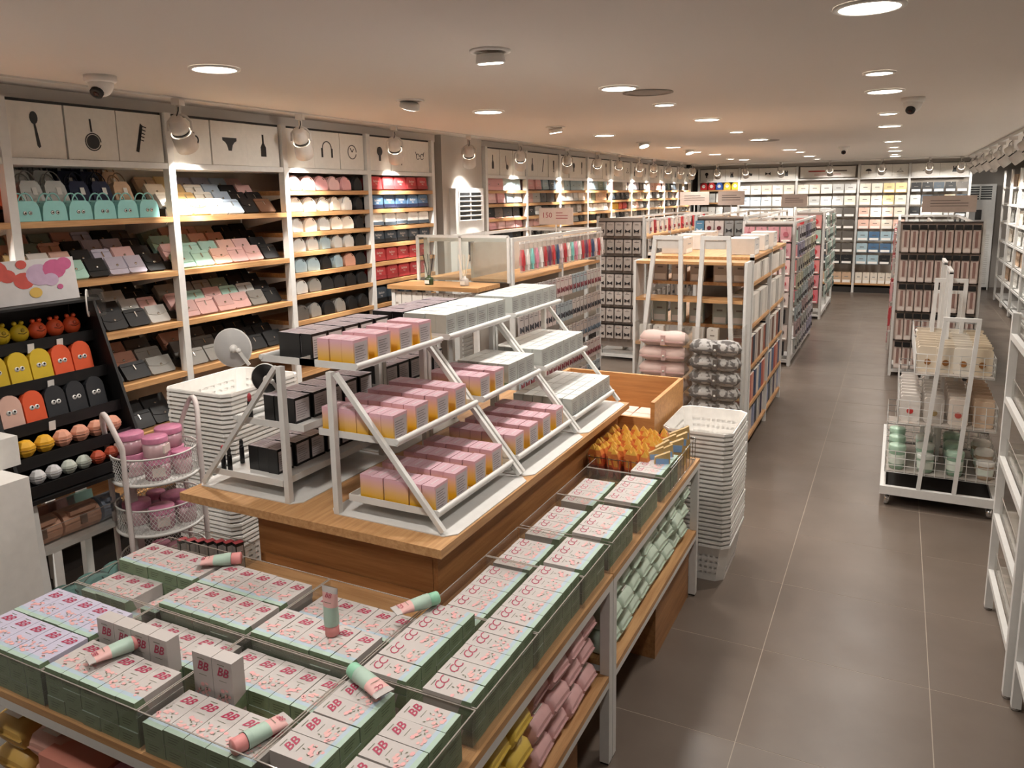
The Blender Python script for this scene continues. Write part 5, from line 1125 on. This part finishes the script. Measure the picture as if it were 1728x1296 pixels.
def frogpouch(col):
    k=('fp2',col)
    if k not in _K:
        b=MB().ball((0,0,.034),.026,.034,.034,14,8); e=MB()
        for s in (-1,1): e.ball((.0,s*.013,.072),.009,n=8,k=6)
        z=MB().tube([(.022,-.016,.036),(.027,0,.031),(.022,.016,.036)],.002,5); n=MB().lathe([(.008,0),(.006,.002)],10,axis=0,c=(.0245,0,.044))
        _K[k]=[('body',b.mesh(mat(col,.5),'body'),None),('eyes',e.mesh(mat(col,.5),'eyes'),0),('mouth',z.mesh(mat(darker(col,.6),.5,var=0),'mouth'),0),('nose',n.mesh(mat(darker(col,.8),.5,var=0),'nose'),0)]
    return _K[k]
def facet(col,r=.033):
    k=('fc',col,r)
    if k not in _K:
        b=MB().ball((0,0,r),r,n=7,k=5); b.sm=[False]*len(b.sm); s=MB().tube([(r*1.0*math.cos(a)*.99,r*math.sin(a)*.99,r) for a in [2*PI*i/14 for i in range(14)]],.0018,4,closed=True)
        _K[k]=[('body',b.mesh(mat(col,.55),'body'),None),('seam',s.mesh(mat(darker(col,.75),.5,var=0),'seam'),0)]
    return _K[k]
def on_step(i,kitf,cols,names,y0,dy,kind,catg,lean=.2,xo=0):
    x,z=ST[i]
    for n,c in enumerate(cols):
        if c and y0+dy*n>.30: spawn(kitf(c),kind.replace(' ','_'),'%s %s, %s along the %s step of the black display'%(names[c],kind,od(n),od(i)),catg,'silicone pouches on the black display',(-2.75+x+.012+xo,1.22+y0+dy*n,z+.0015),(0,-lean,R.uniform(-.05,.05)))
nm={'#cfae22':'yellow','#d8542a':'orange','#1f2024':'black','#d9b0a0':'pale pink','#e0a82a':'amber','#d99a80':'peach','#b9bfb4':'grey white','#cfcfd0':'white','#b04a2e':'rust'}
Y_,O_,K_='#cfae22','#d8542a','#1f2024'
on_step(0,frogpouch,[Y_]*3+[O_]*3,nm,.31,.067,'frog face pouch','pouch',.1)
on_step(1,eyepouch,[Y_]*3+[O_]*2,nm,.31,.08,'dome pouch with eyes','pouch')
on_step(2,eyepouch,['#d9b0a0',O_,K_,K_,K_],nm,.31,.08,'dome pouch with printed eyes','pouch')
on_step(3,facet,['#e0a82a']*2+['#d99a80']*4,nm,.31,.067,'faceted ball pouch','pouch',0)
on_step(4,lambda c:facet(c,.027),['#cfcfd0']*2+['#b9bfb4']*2+['#b04a2e']*3,nm,.31,.057,'round ball pouch','pouch',0)
for i,(s,y) in enumerate(((0,.45),(0,.56),(1,.47),(2,.42))):
    x,z=ST[s]; obj('price_tag',MB().box(0,-.012,-.03,.0015,.012,.004),WHITE2,None,(-2.75+x+.058,1.22+y,z-.005),(0,.1,.0),'small white swing tag on the %s step edge, %s of the tags'%(od(s),od(i)),'price tag')
# low rack below with soft cases
lr=ds
for z in (.62,.30): obj('shelf',MB().box(-.165,0,z-.018,.10,DL,z),WHITE,lr)
obj('guard',MB().box(.101,0,.60,.104,DL,.70),ACR,lr); obj('guard_edge',MB().box(.101,0,.7002,.104,DL,.702),ACRE,lr)
def roll(col,w):
    k=('ro',col,w)
    if k not in _K:
        b=MB().prism([(u,v) for u,v in circ(0,.05,.055,14,.05)],1,-w/2,w/2); f=MB().box(.02,-w*.35,.085,.058,w*.35,.10); c=MB().box(.052,-.012,.04,.060,.012,.075)
        _K[k]=[('body',b.mesh(mat(col,.55),'body'),None),('flap',f.mesh(mat(darker(col,.9),.5),'flap'),0),('clasp',c.mesh(mat(darker(col,.6),.4),'clasp'),0)]
    return _K[k]
for i,(c,y,w,n) in enumerate([('#c99a80',1.54,.15,'tan'),('#c99a80',1.70,.14,'tan'),('#8f98a6',1.82,.08,'grey blue')]):
    spawn(roll(c,w),'folded_case','%s rolled case behind the acrylic guard, %s along'%(n,od(i)),'case','rolled cases on the low rack',(-2.72,y,.6205),(0,0,.05*(-1)**i))
for i in range(5): spawn(wallet(C[['black','black','salmon','pink','mint'][i]],.11,.09,0),'card_case','%s card case standing at the back of the low rack, %s along'%(['black','dark','salmon','pink','mint'][i],od(i)),'case','card cases on the low rack',(-2.84,1.50+.075*i,.6205),(0,-.15,0))
for i in range(4):
    spawn(dome(C['turquoise'] if i else C['cream'],.15,.11,.09),'soft_case','%s soft case on the bottom shelf of the low rack, %s along'%(['cream','turquoise','turquoise','turquoise'][i],od(i)),'pouch','soft cases on the bottom shelf',(-2.73,1.53+.11*i,.3005),(0,-.2,0))
# ================================================================ ROUND MESH RACK
def meshrack(cx,cy):
    t=empty('round_mesh_rack','white three tier round mesh rack with arched handles holding pink tubs','basket rack',(cx,cy,0)); r=.155
    zs=[.80,.60,.38]
    for z in zs:
        m=MB(); n=64; h=.10
        def P(a,zz): return (r*math.cos(a),r*math.sin(a),zz)
        for k in range(n):
            a=2*PI*k/n; 
            for s in (1,-1): m.tube([P(a,z),P(a+s*2*PI/n*2.5,z+h*.5),P(a+s*2*PI/n*5,z+h)],.0011,3)
        tr_=obj('mesh_tier',m,WHITE,t,kind='stuff')
        rm=MB()
        for zz,q in ((z,.007),(z+h,.0035)): rm.tube([P(2*PI*i/40,zz) for i in range(40)],q,6,closed=True)
        obj('tier_rim',rm,WHITE,tr_); obj('tier_floor',MB().lathe([(.0,z-.004),(r-.004,z-.004),(r-.004,z-.001),(0,z-.001)],32,cap=False),WHITE,tr_)
    for i,a in enumerate((1.25,PI+1.25)):
        m=MB(); w=.42; p0=(r+.011); pts=[]
        A0,A1=a-w*1.3,a+w*1.3
        for k in range(13):
            f=k/12; an=A0+(A1-A0)*f; zz=.95+.12*math.sin(PI*f); pts.append((p0*math.cos(an),p0*math.sin(an),zz))
        pts=[(p0*math.cos(A0),p0*math.sin(A0),0.0)]+pts+[(p0*math.cos(A1),p0*math.sin(A1),0.0)]
        m.tube(pts,.010,8); obj('arched_handle',m,mat('#cfc4c0',.45,name='white_tube'),t)
    return zs
zs=meshrack(-2.54,1.93)
def tub(r,h,s=0):
    k=('tb',r,h,s)
    if k not in _K: _K[k]=[('tub',MB().lathe([(r*.9,0),(r,.004),(r,h*.75)],18).mesh(mat(['#c9a8ac','#b48a94'][s],.25),'tub'),None),('lid',MB().lathe([(r*1.05,h*.75),(r*1.05,h),(r,h+.003),(0,h+.003)],18,cap=False).mesh(mat('#c87f9c',.35,var=.25,scale=60),'lid'),0),('label',MB().box(-r*.5,-r-.002,h*.2,r*.5,-r*.86,h*.6).mesh(mat('#e0cfc8',.5),'label'),0)]
    return _K[k]
pos=[(-.07,-.05,.05),(.06,-.04,.045),(0,.07,.05),(-.085,.05,.035),(.09,.05,.035)]
for ti,z in enumerate(zs):
    for i,(dx,dy,r) in enumerate(pos):
        spawn(tub(r,.085,i%2),'pink_tub','clear pink lidded tub, %s round the %s tier of the mesh rack'%(od(i),['top','middle','lowest'][ti]),'tub','pink tubs in the mesh rack',(-2.54+dx,1.93+dy,z),(0,0,i))
        if i in (0,1,2) and ti==0: spawn(tub(r*.98,.075,(i+1)%2),'pink_tub','clear pink lidded tub stacked second high, %s on the top tier of the mesh rack'%od(i),'tub','pink tubs in the mesh rack',(-2.54+dx,1.93+dy,z+.0885),(0,0,i*2))
# ================================================================ WHITE COUNTER at the near corner
ct=empty('white_counter','plain white stepped counter block at the near corner beside the cream cartons','counter',(-3.3,.2,0))
obj('lower_block',MB().box(0,0,0,.88,1.18,.99),WHITE2,ct); obj('upper_block',MB().box(0,.2,.9905,.74,1.24,1.09),WHITE2,ct)
obj('plinth_gap',MB().box(.02,.02,-.0,.86,1.16,.0005),BLACK,ct)
# wall behind counter dark strip: price rail
